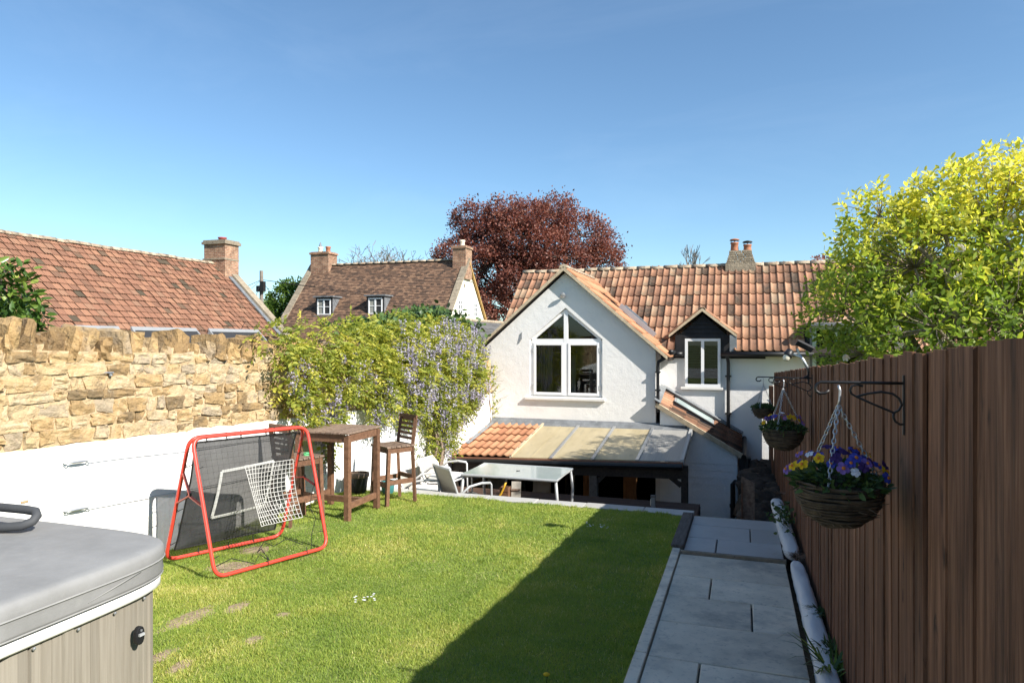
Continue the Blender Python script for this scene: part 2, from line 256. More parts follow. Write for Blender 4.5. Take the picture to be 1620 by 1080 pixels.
def ob(name, me, m, parent=None, loc=None, smooth=False, bevel=0, fixn=True, kind=None, label=None, cat=None, group=None, rot=None):
    if isinstance(me, B): me = me.mesh(name)
    if fixn and len(me.polygons) < 20000:
        bm = bmesh.new(); bm.from_mesh(me); bmesh.ops.recalc_face_normals(bm, faces=bm.faces); bm.to_mesh(me); bm.free()
    if m is not None: me.materials.append(m)
    if smooth:
        me.polygons.foreach_set('use_smooth', [True]*len(me.polygons))
    o = bpy.data.objects.new(name, me); col.objects.link(o)
    if parent: o.parent = parent
    if loc is not None: o.location = loc
    if rot is not None: o.rotation_euler = rot
    if bevel:
        md = o.modifiers.new('edge', 'BEVEL'); md.width = bevel; md.segments = 2; md.limit_method = 'ANGLE'; md.angle_limit = R(40)
    return tag(o, label, cat, group, kind)
def share(name, me, parent, loc=(0,0,0), rot=(0,0,0), scale=(1,1,1)):
    o = bpy.data.objects.new(name, me); col.objects.link(o); o.parent = parent; o.location = loc; o.rotation_euler = rot; o.scale = scale; return o
def tag(o, label=None, cat=None, group=None, kind=None):
    if label: o['label'] = label
    if cat: o['category'] = cat
    if group: o['group'] = group
    if kind: o['kind'] = kind
    return o
def empty(name, loc, label, cat, group=None, rz=0):
    o = bpy.data.objects.new(name, None); col.objects.link(o); o.location = loc; o.rotation_euler = (0,0,rz); o.empty_display_size = .1
    return tag(o, label, cat, group)
def prep(me, m, smooth=False):
    if isinstance(me, B): me = me.mesh('piece')
    bm = bmesh.new(); bm.from_mesh(me); bmesh.ops.recalc_face_normals(bm, faces=bm.faces); bm.to_mesh(me); bm.free()
    me.materials.append(m)
    if smooth: me.polygons.foreach_set('use_smooth', [True]*len(me.polygons))
    return me
def bulk(name, V_, F_, rnd, m, parent=None, smooth=False, **k):  # big numpy mesh, F_ (n,3) or (n,4)
    me = bpy.data.meshes.new(name); nf, fs = F_.shape
    me.vertices.add(len(V_)); me.vertices.foreach_set('co', np.asarray(V_, np.float32).ravel())
    me.loops.add(nf*fs); me.loops.foreach_set('vertex_index', F_.astype(np.int32).ravel())
    me.polygons.add(nf); me.polygons.foreach_set('loop_start', np.arange(0, nf*fs, fs, dtype=np.int32))
    me.update(calc_edges=True)
    a = me.attributes.new('rnd', 'FLOAT', 'FACE'); a.data.foreach_set('value', np.asarray(rnd, np.float32))
    if smooth: me.polygons.foreach_set('use_smooth', np.ones(nf, bool))
    return ob(name, me, m, parent, fixn=False, **k)
def leaves(centres, dirs, size, wid, rnd, fold=.25, droop=.15):
    """one folded six-point leaf per centre: returns verts, tris, rnd"""
    n = len(centres); d = dirs/np.linalg.norm(dirs, axis=1, keepdims=True)
    up = nrg.normal(size=(n,3)); up[:,2] += 1.2
    x = np.cross(d, up); x /= np.linalg.norm(x, axis=1, keepdims=True)+1e-9; nn = np.cross(x, d)
    L = np.asarray(size).reshape(-1,1)*np.ones((n,1)); W = L*wid
    base = centres; mid = centres + d*L*.5 - nn*L*fold*.3; tip = centres + d*L - nn*L*droop
    l1 = centres + d*L*.32 + x*W*.5; r1 = centres + d*L*.32 - x*W*.5; l2 = centres + d*L*.72 + x*W*.42 - nn*L*droop*.4; r2 = centres + d*L*.72 - x*W*.42 - nn*L*droop*.4
    V_ = np.stack([base, l1, l2, tip, r2, r1, mid], 1).reshape(-1,3)
    t = np.array([[0,6,1],[1,6,2],[2,6,3],[0,5,6],[5,4,6],[4,3,6]])
    F_ = (t[None]+7*np.arange(n)[:,None,None]).reshape(-1,3)
    return V_, F_, np.repeat(rnd, 6)
def petals(centres, dirs, size, wid, rnd):                     # cheap two-triangle leaflet
    n = len(centres); d = dirs/(np.linalg.norm(dirs, axis=1, keepdims=True)+1e-9)
    up = nrg.normal(size=(n,3)); x = np.cross(d, up); x /= np.linalg.norm(x, axis=1, keepdims=True)+1e-9
    L = np.asarray(size).reshape(-1,1)*np.ones((n,1))
    V_ = np.stack([centres, centres+d*L*.5+x*L*wid*.5, centres+d*L, centres+d*L*.5-x*L*wid*.5], 1).reshape(-1,3)
    F_ = (np.array([[0,1,2],[0,2,3]])[None]+4*np.arange(n)[:,None,None]).reshape(-1,3)
    return V_, F_, np.repeat(rnd, 2)
def inball(n, shell=.5):
    p = nrg.normal(size=(n,3)); p /= np.linalg.norm(p, axis=1, keepdims=True)
    return p*(shell+(1-shell)*nrg.random((n,1)))**(1/2.2)
# ------------------------------------------------------------------ ground, lawn, path, terrace
gz = lambda v: -.0237*v
struct = lambda n, b, m, **k: ob(n, b, m, kind='structure', **k)
struct('ground', B().add([(-700,-700,-2.45),(700,-700,-2.45),(700,700,-2.45),(-700,700,-2.45)], [(0,1,2,3)]), m_ground)
def bed(name, u0, u1, v0, v1, m, dz=0., zb=-2.44, n=40, rough=0.):
    b = B(); nu = max(2, int((u1-u0)*6)); nv = max(2, int((v1-v0)*6)); vs = []
    for i in range(nu+1):
        for j in range(nv+1):
            u = u0+(u1-u0)*i/nu; v = v0+(v1-v0)*j/nv
            e = rough*mnoise.noise(Vector((u*1.7, v*1.7, 3)))
            vs.append((u, v, gz(v)+dz+e))
    fs = [(i*(nv+1)+j, (i+1)*(nv+1)+j, (i+1)*(nv+1)+j+1, i*(nv+1)+j+1) for i in range(nu) for j in range(nv)]
    b.add(vs, fs)
    for (a, c) in (((u0,v0),(u1,v0)), ((u1,v0),(u1,v1)), ((u1,v1),(u0,v1)), ((u0,v1),(u0,v0))):
        b.add([(*a, gz(a[1])+dz), (*c, gz(c[1])+dz), (*c, zb), (*a, zb)], [(0,1,2,3)])
    return struct(name, b, m)
lawn = bed('lawn', -5.2, -.625, -4, 8.085, m_lawn, -.012, rough=.025)
SOIL = [(-3.62,3.75,.13,.30), (-3.45,4.02,.08,.14), (-3.3,3.2,.08,.16), (-3.1,3.15,.07,.12), (-4.1,4.75,.24,.22), (-4.3,5.25,.18,.18), (-2.95,3.6,.06,.09), (-3.05,4.02,.06,.06), (-4.5,6.0,.2,.2)]
lz = lambda u, v: gz(v)-.012+.025*mnoise.noise(Vector((u*1.7, v*1.7, 3)))
earth = B()
for (u, v, a, c) in SOIL[:8]:
    n = 20; vs = [(u, v, lz(u, v)+.006)]
    for k in (.5, 1.0):
        for i in range(n):
            t = 6.2832*i/n; e = k*(1+.35*mnoise.noise(Vector((u*5+math.cos(t)*1.5, v*5+math.sin(t)*1.5, 0)))); p, q = u+a*e*math.cos(t), v+c*e*math.sin(t); vs.append((p, q, lz(p, q)+(.006 if k < .9 else -.004)))
    earth.add(vs, [(0, 1+i, 1+(i+1) % n) for i in range(n)]+[(1+i, 1+n+i, 1+n+(i+1) % n, 1+(i+1) % n) for i in range(n)])
m_earth = M('bare_dry_earth', [(.3,(.24,.18,.12)), (.7,(.38,.29,.20))], ns=14, rough=1, bump=(.8, 40, .02))
ob('bare_earth', earth, m_earth, kind='structure', smooth=True)
# grass blades
_gn = np.array([[mnoise.noise(Vector(((-5.3+i*.05)*1.7, (-2+j*.05)*1.7, 3))) for j in range(205)] for i in range(100)])
def gnoise(u, v): return _gn[np.clip(((u+5.3)/.05).round().astype(int), 0, 99), np.clip(((v+2)/.05).round().astype(int), 0, 204)]
def grass(n, u0, u1, v0, v1, hmin, hmax, wd, pts=None):
    u = u0+(u1-u0)*nrg.random(n); v = v0+(v1-v0)*nrg.random(n)
    if pts is not None: u, v = pts
    keep = np.ones(n, bool)
    for (a, b_, ra, rb) in SOIL: keep &= ~((((u-a)/ra)**2+((v-b_)/rb)**2 < .1+1.3*nrg.random(n)) & (nrg.random(n) < .80))
    keep &= ~((u < -2.45) & (v < 2.42))
    u = u[keep]; v = v[keep]; n = len(u)
    pat = np.array([mnoise.noise(Vector((a*1.1, b_*1.1, 0)))+.6*mnoise.noise(Vector((a*3.7, b_*3.7, 9))) for a, b_ in zip((u*6).round()/6, (v*6).round()/6)]) if n < 900000 else np.zeros(n)
    h = (hmin+(hmax-hmin)*nrg.random(n)**1.6)*(1+.35*pat); a = nrg.random(n)*6.283; le = .6+1.3*nrg.random(n); b2 = nrg.random(n)*6.283
    z = -.0237*v-.012+.025*gnoise(u, v); W = wd*(.7+.6*nrg.random(n))
    p0 = np.stack([u+np.cos(a)*W/2, v+np.sin(a)*W/2, z], 1); p1 = np.stack([u-np.cos(a)*W/2, v-np.sin(a)*W/2, z], 1)
    bend = h*le*.55; dx = np.cos(b2); dy = np.sin(b2)
    m0 = np.stack([u+dx*bend*.35+np.cos(a)*W*.36, v+dy*bend*.35+np.sin(a)*W*.36, z+h*.6], 1); m1 = np.stack([u+dx*bend*.35-np.cos(a)*W*.36, v+dy*bend*.35-np.sin(a)*W*.36, z+h*.6], 1)
    t = np.stack([u+dx*bend, v+dy*bend, z+h], 1)
    V_ = np.stack([p0, p1, m0, m1, t], 1).reshape(-1,3); F_ = (np.array([[0,1,3],[0,3,2],[2,3,4]])[None]+5*np.arange(n)[:,None,None]).reshape(-1,3)
    r = np.clip(.48+.30*pat+.15*nrg.normal(size=n), 0, 1); r[nrg.random(n) < .015] = 1.
    return V_, F_, np.repeat(r, 3)
G1 = grass(330000, -5.0, -.63, 2.2, 5.2, .009, .027, .0034); G2 = grass(150000, -5.0, -.63, 5.2, 8.08, .010, .028, .0050); G3 = grass(14000, -5.0, -.63, -1.5, 2.2, .02, .05, .009)
tu = np.repeat(np.concatenate([-4.95+4.25*nrg.random(170), -.66+0*nrg.random(60), -4.97+.05*nrg.random(110), -4.9+4.2*nrg.random(60)]), 26); tv = np.repeat(np.concatenate([2.5+5.4*nrg.random(170), 2.3+4.3*nrg.random(60), 2.6+5.3*nrg.random(110), 8.03+.03*nrg.random(60)]), 26)
tu = np.clip(tu+.022*nrg.normal(size=len(tu)), -5.0, -.632); tv = np.minimum(tv+.022*nrg.normal(size=len(tv)), 8.075)
G3 = [np.concatenate([a, b_+o]) if k == 1 else np.concatenate([a, b_]) for k, (a, b_, o) in enumerate([(x, y, len(G3[0])) for x, y in zip(G3, grass(len(tu), 0, 1, 0, 1, .02, .05, .0042, (tu, tv)))])]
vo = np.cumsum([0, len(G1[0]), len(G2[0])])
bulk('grass', np.concatenate([G1[0], G2[0], G3[0]]), np.concatenate([G1[1], G2[1]+vo[1], G3[1]+vo[2]]), np.concatenate([G1[2], G2[2], G3[2]]), m_grass,
     kind='stuff', label='short green lawn grass between the white wall and the path', cat='grass')
# daisies and a dandelion in the lawn
def daisy_patch(c, n, spread, seed, petal='white'):
    r_ = random.Random(seed); b = B()
    for i in range(n):
        x = c[0]+r_.gauss(0, spread); y = c[1]+r_.gauss(0, spread*.8); z = gz(y)+.035+r_.random()*.012; k = 7
        vs = [(x, y, z)] + [(x+.009*math.cos(6.283*j/k), y+.009*math.sin(6.283*j/k), z+.002*(j % 2)) for j in range(k)]
        b.add(vs, [(0, 1+j, 1+(j+1) % k) for j in range(k)])
    return b
ob('daisies', daisy_patch((-1.47, 7.05), 16, .06, 2), m_fpet['white'], label='small cluster of white daisies on the lawn at the shadow edge', cat='daisies', group='daisies in the lawn')
ob('daisies', daisy_patch((-2.6, 4.35), 14, .045, 3), m_fpet['white'], label='small cluster of white daisies in the sunlit middle of the lawn', cat='daisies', group='daisies in the lawn')
dn = B(); dn.tube([(-1.02,3.62,gz(3.6)-.01), (-1.02,3.62,gz(3.6)+.05)], .003, 5)
dnp = empty('dandelion', (-1.02,3.62,gz(3.6)), 'single yellow dandelion in the shaded lawn near the path', 'dandelion')
ob('stem', B().tube([(0,0,-.01),(.004,0,.05)], .0025, 5), m_pansyleaf, dnp)
ob('flower_head', B().lathe([(.001,.047),(.016,.052),(.019,.058),(.010,.064),(.001,.066)], n=10), m_fpet['yellow'], dnp)

# path: bed, slabs laid in rows of long and short pieces
path = bed('path', -.545, .365, -4, 8.13, m_joint, -.035)
def slab(parent, u0, u1, v0, v1, dz=0., m=m_slab, th=.04, g=.006):
    du = (u1-u0)/2-g; dv = (v1-v0)/2-g; c = ((u0+u1)/2, (v0+v1)/2); j = [rng.uniform(-.0035,.0035) for _ in range(4)]; e = .005
    t = [(-du+e,-dv+e,j[0]),(du-e,-dv+e,j[1]),(du-e,dv-e,j[2]),(-du+e,dv-e,j[3])]; s_ = [(-du,-dv,j[0]-e),(du,-dv,j[1]-e),(du,dv,j[2]-e),(-du,dv,j[3]-e)]; bt = [(-du,-dv,-th),(du,-dv,-th),(du,dv,-th),(-du,dv,-th)]
    vs = [(p[0], p[1], p[2]+gz(c[1]+p[1])-gz(c[1])) for p in t+s_+bt]
    fs = [(0,1,2,3)] + [(i, 4+i, 4+(i+1) % 4, (i+1) % 4) for i in range(4)] + [(4+i, 8+i, 8+(i+1) % 4, 4+(i+1) % 4) for i in range(4)]
    return ob('slab', B().add(vs, fs), m, parent, loc=(c[0], c[1], gz(c[1])+dz))
rows = [(-3.0,-2.4,0),(-2.4,-1.8,1),(-1.8,-1.2,0),(-1.2,-.6,2),(-.6,0,0),(0,.6,1),(.6,1.2,0),(1.2,1.8,2),(1.8,2.4,0),(2.4,3.0,1),(3.0,3.62,0),(3.62,4.18,1),(4.18,4.78,0),(4.78,5.32,2),(5.32,5.82,1),(5.82,6.46,0)]
for v0, v1, k in rows:
    if k == 0: slab(path, -.545, .365, v0, v1)
    elif k == 1: slab(path, -.545, -.235, v0, v1); slab(path, -.235, .365, v0, v1)
    else: slab(path, -.545, .065, v0, v1); slab(path, .065, .365, v0, v1)
m_slab2 = M('pale_sandstone_slab', [(.3,(.38,.375,.355)), (.7,(.47,.46,.43))], ns=4, det=8, rough=.6, rand=.08, spots=[((.28,.26,.23), 2, .5, .7, .5)], bump=(.2, 60, .004), shift=True)
for (u0, u1, v0, v1) in ((-.53,-.235,6.55,7.15),(-.235,.365,6.55,7.15),(-.53,.08,7.15,7.7),(.08,.365,7.15,7.7),(-.53,.365,7.7,8.13)): slab(path, u0, u1, v0, v1, -.012, m_slab2)
b = B(); b.bar((-.54,6.505,gz(6.5)-.005), (.37,6.505,gz(6.5)-.005), .045, .05); ob('step_edge', b, m_stonegrey, path)
# stone edging between lawn and path
kerb = ob('path_edging', B().span((-.625,-4,-.3),(-.547,6.6,-.28)), m_joint, kind='structure')
v = -3.0
while v < 6.55:
    L_ = min(.9, 6.6-v); slab(kerb, -.626, -.546, v, v+L_, .012, m_slab, .12, .004); v += L_
tb = empty('timber_sleeper', (-.585,7.35,gz(7.35)), 'short dark weathered timber sleeper between the lawn corner and the far paving', 'sleeper')
ob('beam', B().add([(x, y, z+gz(7.35+y)-gz(7.35)) for x in (-.058,.058) for y in (-.72,.72) for z in (-.1,.035)], [(0,1,3,2),(4,6,7,5),(0,4,5,1),(2,3,7,6),(0,2,6,4),(1,5,7,3)]), m_sleeper, tb, bevel=.008)
# edge of the lawn above the terrace
edge = struct('terrace_edging', B().span((-5.02,8.1,-2.44),(-.53,8.26,-.245)), m_stonegrey)
u = -5.0
while u < -.55:
    L_ = min(rng.uniform(.55,.75), -.53-u)
    if -.53-u-L_ < .2: L_ = -.53-u
    ob('coping_slab', B().box((0,0,0),(L_-.008,.235,.05)), m_slab2, edge, loc=(u+L_/2, 8.19, -.218+rng.uniform(-.003,.003)), bevel=.006); u += L_
struct('path_end_wall', B().span((-.53,8.14,-2.44),(.58,8.3,-.245)), m_stonegrey)
TZ = -.76
deck = struct('terrace_deck', B().span((-5.02,8.27,-2.44),(-.62,11.1,TZ-.03)), m_darkwood)
v = 8.28; k = 0
while v < 11.08:
    ob('deck_board', B().box((0,0,0),(4.38,.138,.028)), m_deck, deck, loc=(-2.82, v+.07, TZ-.014+rng.uniform(-.002,.002))); v += .1435
struct('courtyard', B().span((-5.2,11.0,-2.44),(1.0,14.6,-2.3)), m_slab2)
struct('rear_bounce_paving', B().span((-5.2,-16,-2.44),(.6,-4.02,.09)), m_slab2)      # unseen pale paving added behind the viewer to bounce sunlight onto shaded walls
struct('neighbour_ground', B().span((.64,-4,-2.44),(14,14.4,-.32)), m_ground)

# ------------------------------------------------------------------ stone garden wall on the left
def stone_mesh(seed, rough=.10, sq=.72, m=m_stone, cuts=2, taper=0., sm=True):
    bm = bmesh.new(); bmesh.ops.create_cube(bm, size=1); bmesh.ops.subdivide_edges(bm, edges=bm.edges[:], cuts=cuts, use_grid_fill=True)
    r_ = random.Random(seed); off = Vector((seed*3.1, seed*1.7, 0)); sh = [r_.uniform(-.16,.16) for _ in range(4)]
    for q in bm.verts:
        p = q.co.copy(); s_ = p.normalized()*.62; p = p*sq+s_*(1-sq)
        p.y *= 1+sh[0]*p.z*2; p.z *= 1+sh[1]*p.y*2; p.z += sh[2]*p.y*.5; p.y += sh[3]*p.z*.5
        if taper: p.y *= 1-taper*(p.z+.5)
        p += mnoise.noise_vector(p*2.3+off)*rough; q.co = p
    me = bpy.data.meshes.new('stone'); bm.to_mesh(me); bm.free(); me.materials.append(m); me.polygons.foreach_set('use_smooth', [sm]*len(me.polygons)); return me
stones = [stone_mesh(i+1, .12, .93, cuts=2, sm=False) for i in range(20)]
WU = -5.05
wall = empty('garden_wall', (WU,4,-.1), 'honey coloured rubble stone garden wall with upright coping and white painted base', 'wall')
wp = lambda n, b, m, **k: ob(n, b, m, wall, loc=(-WU, -4, .1), **k)
zp = lambda v: 1.10-.030*v; zc = lambda v: 1.852-.032*v
# mortar core with an uneven face
b = B(); vs = []; nv = 220; nz = 14; V0, V1 = -3.0, 13.55
for i in range(nv+1):
    v = V0+(V1-V0)*i/nv
    for j in range(nz+1):
        z = zp(v)-.2+(zc(v)+.0-zp(v)+.2)*j/nz
        vs.append((WU+.004+.018*mnoise.noise(Vector((v*6, z*6, 0)))+.012*mnoise.noise(Vector((v*17, z*17, 4))), v, z))
b.add(vs, [(i*(nz+1)+j, (i+1)*(nz+1)+j, (i+1)*(nz+1)+j+1, i*(nz+1)+j+1) for i in range(nv) for j in range(nz)])
b.prism([(WU-.06,V0,-2.44),(WU-.06,V1,-2.44),(WU-.06,V1,zc(V1)+.05),(WU-.06,V0,zc(V0)+.05)], (-.38,0,0))
wp('mortar_core', b, m_mortar, smooth=False, fixn=False)
# white painted base with a wavering top edge
b = B(); vs = []; nv = 330; nz = 16
for i in range(nv+1):
    v = V0+(V1-V0)*i/nv; zt = zp(v)+.022*mnoise.noise(Vector((v*2.1,0,0)))+.016*mnoise.noise(Vector((v*7,3,0)))
    for j in range(nz+1):
        z = -.95+(zt+.95)*j/nz; fr = WU+.032+.014*mnoise.noise(Vector((v*1.6, z*1.6, 7)))+.006*mnoise.noise(Vector((v*6, z*6, 2)))
        if j == nz: fr -= .012
        vs.append((fr, v, z))
    vs.append((WU-.05, v, zt+.004))
k_ = nz+2
b.add(vs, [(i*k_+j, (i+1)*k_+j, (i+1)*k_+j+1, i*k_+j+1) for i in range(nv) for j in range(nz+1)])
wp('white_base', b, m_whiteL, smooth=True, fixn=False)
# rubble stones, one object each where they show, the far run joined
hs = [.12,.09,.125,.085,.115,.10,.085]; tot = sum(hs); cnt = 0; far = B()
z_ = 0.
for ri, h in enumerate(hs):
    v = -1.0+rng.uniform(0,.2)
    while v < 13.3:
        L_ = rng.choice([.11,.13,.16,.19,.22,.26,.32])*rng.uniform(.88,1.12); hh = h*.74/tot
        vc = v+L_/2; q0 = z_/tot; zz = zp(vc)+.012+(zc(vc)-zp(vc)-.02)*(q0+h/tot/2)
        cells = [(vc, zz, L_, hh)]
        if rng.random() < .22 and L_ < .30 and hh > .105: f = rng.uniform(.4,.6); cells = [(vc+rng.uniform(-.01,.01), zz-hh/2+hh*f/2, L_, hh*f), (vc+rng.uniform(-.01,.01), zz+hh/2-hh*(1-f)/2, L_, hh*(1-f))]
        for (cv, cz, cl, chh) in cells:
            me = rng.choice(stones); sz = (.17, cl-rng.uniform(.004,.03), chh-rng.uniform(.002,.022))
            loc = (WU-.068+rng.uniform(-.010,.010), cv, cz+rng.uniform(-.010,.010)); ro = (rng.gauss(0,.06)+(math.pi if rng.random() < .5 else 0), rng.gauss(0,.03), rng.gauss(0,.035))
            if 2.4 < cv < 9.2: share('stone', me, wall, (loc[0]-WU, loc[1]-4, loc[2]+.1), ro, sz); cnt += 1
            else:
                mt = Matrix.LocRotScale(Vector(loc), Euler(ro), Vector(sz)); far.add([mt @ q.co for q in me.vertices], [tuple(p.vertices) for p in me.polygons], rng.random())
        v += L_
    z_ += h
m_stonej = M('hamstone_run', [(0,(.24,.155,.07)), (.28,(.42,.27,.115)), (.55,(.50,.335,.155)), (.8,(.54,.39,.21)), (1,(.40,.31,.20))], ns=9, det=8, rough=.92, src='attr', rand=1.0, spots=[((.20,.15,.095), 7, .56, .70, .7)], bump=(.9, 22, .03))
wp('far_stones', far, m_stonej, smooth=True, kind='stuff', fixn=False)
copes = [stone_mesh(40+i, .17, .86, m_cope, 2, .32 if i % 3 else .12, sm=False) for i in range(14)]
v = -1.0
while v < 12.8:
    L_ = rng.uniform(.12,.20); h = rng.choice([.17,.20,.25,.28])*rng.uniform(.92,1.06)
    share('coping_stone', rng.choice(copes), wall, (-.165+rng.uniform(-.025,.025), v+L_/2-4, zc(v)+h/2-.075+.1), (rng.gauss(-.14,.13), rng.gauss(0,.06), rng.gauss(0,.14)), (.34*rng.uniform(.85,1.1), L_*.80, h)); v += L_
b = B(); nv = 150; vs = []
for i in range(nv+1):
    v = V0+(V1-V0)*i/nv
    for j in range(7):
        t = j/6; vs.append((WU-.05-.30*t, v, zc(v)-.03+.04*math.sin(math.pi*t)**.6+.022*mnoise.noise(Vector((v*7, t*3, 1)))))
b.add(vs, [(i*7+j, (i+1)*7+j, (i+1)*7+j+1, i*7+j+1) for i in range(nv) for j in range(6)]); wp('coping_bed', b, m_mortar, smooth=True, fixn=False)
wp('chipped_patch', B().box((WU+.036,3.62,.62),(.012,.055,.016)), m_mortar)
# training wires with turnbuckles
for i, (z0, z1, lab) in enumerate(((.852,.785,'upper of two taut steel wires with turnbuckle on the white wall'), (.477,.40,'lower of two taut steel wires with turnbuckle on the white wall'))):
    t = empty('wall_wire', (WU+.05,3.94,z0), lab, 'wire', 'training wires on the white wall'); d = (z1-z0)/1.2
    ob('eye_bolt', B().tube([(-.02,-.01,0),(.01,0,0)], .005, 6).tube([(.012+.016*math.cos(a), .016*math.sin(a), 0) for a in [6.283*q/10 for q in range(10)]], .0045, 5, True), m_galv, t)
    ob('turnbuckle', B().tube([(.014,.015,0),(.014,.045,d*.045),(.014,.13,d*.13),(.014,.17,d*.17)], [.005,.010,.010,.005], 6).tube([(.014+.015*math.cos(a), .185+.014*math.sin(a), d*.185) for a in [6.283*q/10 for q in range(10)]], .0045, 5, True), m_galv, t)
    ob('wire', B().tube([(.014,.2,d*.2),(.012,1.4,d*1.4-.008),(.014,3.0,d*3.0)], .0034, 5), m_galv, t)
t = empty('wall_hook', (WU+.02,4.32,1.53), 'small metal wall fixing high in the stone wall', 'fixing')
ob('hook_arm', B().tube([(0,-.07,.012),(.01,0,.01),(.01,.06,.008)], .006, 6), m_galv, t); ob('hook_end', B().lathe([(.001,-.02),(.014,-.016),(.014,-.004),(.001,0)], (.012,.03,0), 10), m_galv, t)

# ------------------------------------------------------------------ board fence on the right
fence = empty('board_fence', (.57,1.8,0), 'tall dark brown vertical board fence beside the paved path', 'fence')
ftop = lambda v: 1.893-.0507*v; fu = lambda v: .576-.0036*v
bd = B(); bd.add([(x, y, z) for z in (0,1) for (x, y) in ((0,0),(-.0125,0),(-.0092,.150),(0,.150))], [(0,1,2,3)[::-1],(4,5,6,7),(0,1,5,4),(1,2,6,5),(2,3,7,6),(3,0,4,7)])
bme = prep(bd, m_fence)
v = -2.2
while v < 12.68:
    zt = ftop(v)+rng.uniform(-.009,.007); L_ = 1.86+.02*v*0+rng.uniform(-.01,.01)
    share('board', bme, fence, (fu(v)-.57+rng.uniform(-.003,.003), v-1.8, zt-L_), (rng.gauss(0,.0015), rng.gauss(0,.002), rng.gauss(0,.003)), (1,1+rng.uniform(-.03,.03),L_)); v += .124
for dz in (.25,.95,1.6):
    b = B(); b.bar((.032,-4,ftop(-2.2)-1.86+dz),( .0,10.8,ftop(12.6)-1.86+dz), .045, .08); ob('rail', b, m_fence, fence)
for v in np.arange(-1.6, 12.9, 1.83): ob('post', B().box((.085,v-1.8,ftop(v)-.98),(.09,.09,1.95)), m_fence, fence)
lowf = empty('low_board_fence', (.53,12.7,0), 'short sunlit end section of brown board fence against the cottage wall', 'fence')
v = 12.69
while v < 14.36: share('board', bme, lowf, (fu(v)-.545, v-12.7, 1.02-.06*(v-12.7)-1.86), (0,0,0), (1,1,1.86)); v += .124
ob('rail', B().box((.03,.85,.2),(.045,1.7,.08)), m_fence, lowf)

# rounded white kerb pieces between path and fence
def white_kerb(name, pts, rad, label):
    k = empty(name, (pts[0][0], pts[0][1], gz(pts[0][1])), label, 'kerb', 'white kerb walls along the fence'); o = Vector(k.location); b = B(); P = []; n = 60; m_ = 11
    for i in range(n+1):
        t = i/n*(len(pts)-1); j = min(int(t), len(pts)-2); f = t-j; p = [pts[j][q]*(1-f)+pts[j+1][q]*f for q in range(3)]
        e = max(.25, min(1, math.sqrt(max(0, 1-((abs(i-n/2)/(n/2))**10)))))
        for a in range(m_):
            an = math.pi*(a/(m_-1)); rr = rad*e*(1+.14*mnoise.noise(Vector((p[1]*3, an, 1)))); rr *= 1+.10*mnoise.noise(Vector((p[1]*9, an*2, 4))); P.append((p[0]-rr*.82*math.copysign(abs(math.cos(an))**.7, math.cos(an))-o.x, p[1]-o.y, p[2]+rr*.95*math.sin(an)**.6-.03-o.z))
    b.add(P, [(i*m_+a, (i+1)*m_+a, (i+1)*m_+a+1, i*m_+a+1) for i in range(n) for a in range(m_-1)])
    b.add([P[a] for a in range(m_)], [tuple(range(m_))]); b.add([P[n*m_+a] for a in range(m_)], [tuple(range(m_))[::-1]])
    ob('painted_kerb', b, m_white, k, smooth=True, fixn=False); return k
white_kerb('white_kerb', [(.455,2.2,gz(2.2)),(.46,4.0,gz(4)),(.463,5.4,gz(5.4)),(.452,6.62,gz(6.6))], .078, 'long rounded white painted kerb beside the near paving slabs')
white_kerb('white_kerb', [(.44,6.70,gz(6.7)),(.43,7.6,gz(7.6)+.01),(.415,8.5,gz(8.5)+.03),(.40,9.2,gz(9.2)+.03)], .088, 'short rounded white painted kerb at the far end of the path')
struct('soil_strip', B().span((.37,-4,-2.44),(.64,9.3,-.30)), m_soil)
b = B(); vs = []
for i in range(70):
    v = -3+i*.18
    for u in (.47,.52,.575): vs.append((u, v, gz(v)-.03+.025*mnoise.noise(Vector((u*9, v*4, 0)))))
b.add(vs, [(i*3+j, (i+1)*3+j, (i+1)*3+j+1, i*3+j+1) for i in range(69) for j in range(2)]); struct('fence_soil', b, m_soil, smooth=True)
# ------------------------------------------------------------------ building helpers
def part(th, name, b, m, **k): return ob(name, b, m, th, loc=-Vector(th.location), **k)
def pane_wall(outer, holes, vec):
    """flat wall from an outline and holes (3-D points), thickened along vec"""
    from mathutils.geometry import tessellate_polygon
    lps = [[Vector(p) for p in lp] for lp in [outer]+holes]; co = [p for lp in lps for p in lp]; fr = [tuple(t) for t in tessellate_polygon(lps)]; li = []; k = 0
    for lp in lps: li.append(list(range(k, k+len(lp)))); k += len(lp)
    b = B(); n = len(co); vec = Vector(vec)
    fs = fr + [tuple(i+n for i in f[::-1]) for f in fr]
    for lp in li: fs += [(lp[i], lp[(i+1) % len(lp)], lp[(i+1) % len(lp)]+n, lp[i]+n) for i in range(len(lp))]
    return b.add(co+[c+vec for c in co], fs)
class Slope:                                               # a roof plane: o at the eave, x along it, y up the slope
    def __init__(s, o, x, y): s.o = Vector(o); s.x = Vector(x).normalized(); s.y = Vector(y).normalized(); s.n = s.x.cross(s.y); s.m = Matrix((s.x, s.y, s.n)).transposed(); s.rot = s.m.to_euler()
    def p(s, a, b_, c=0.): return s.o+s.x*a+s.y*b_+s.n*c
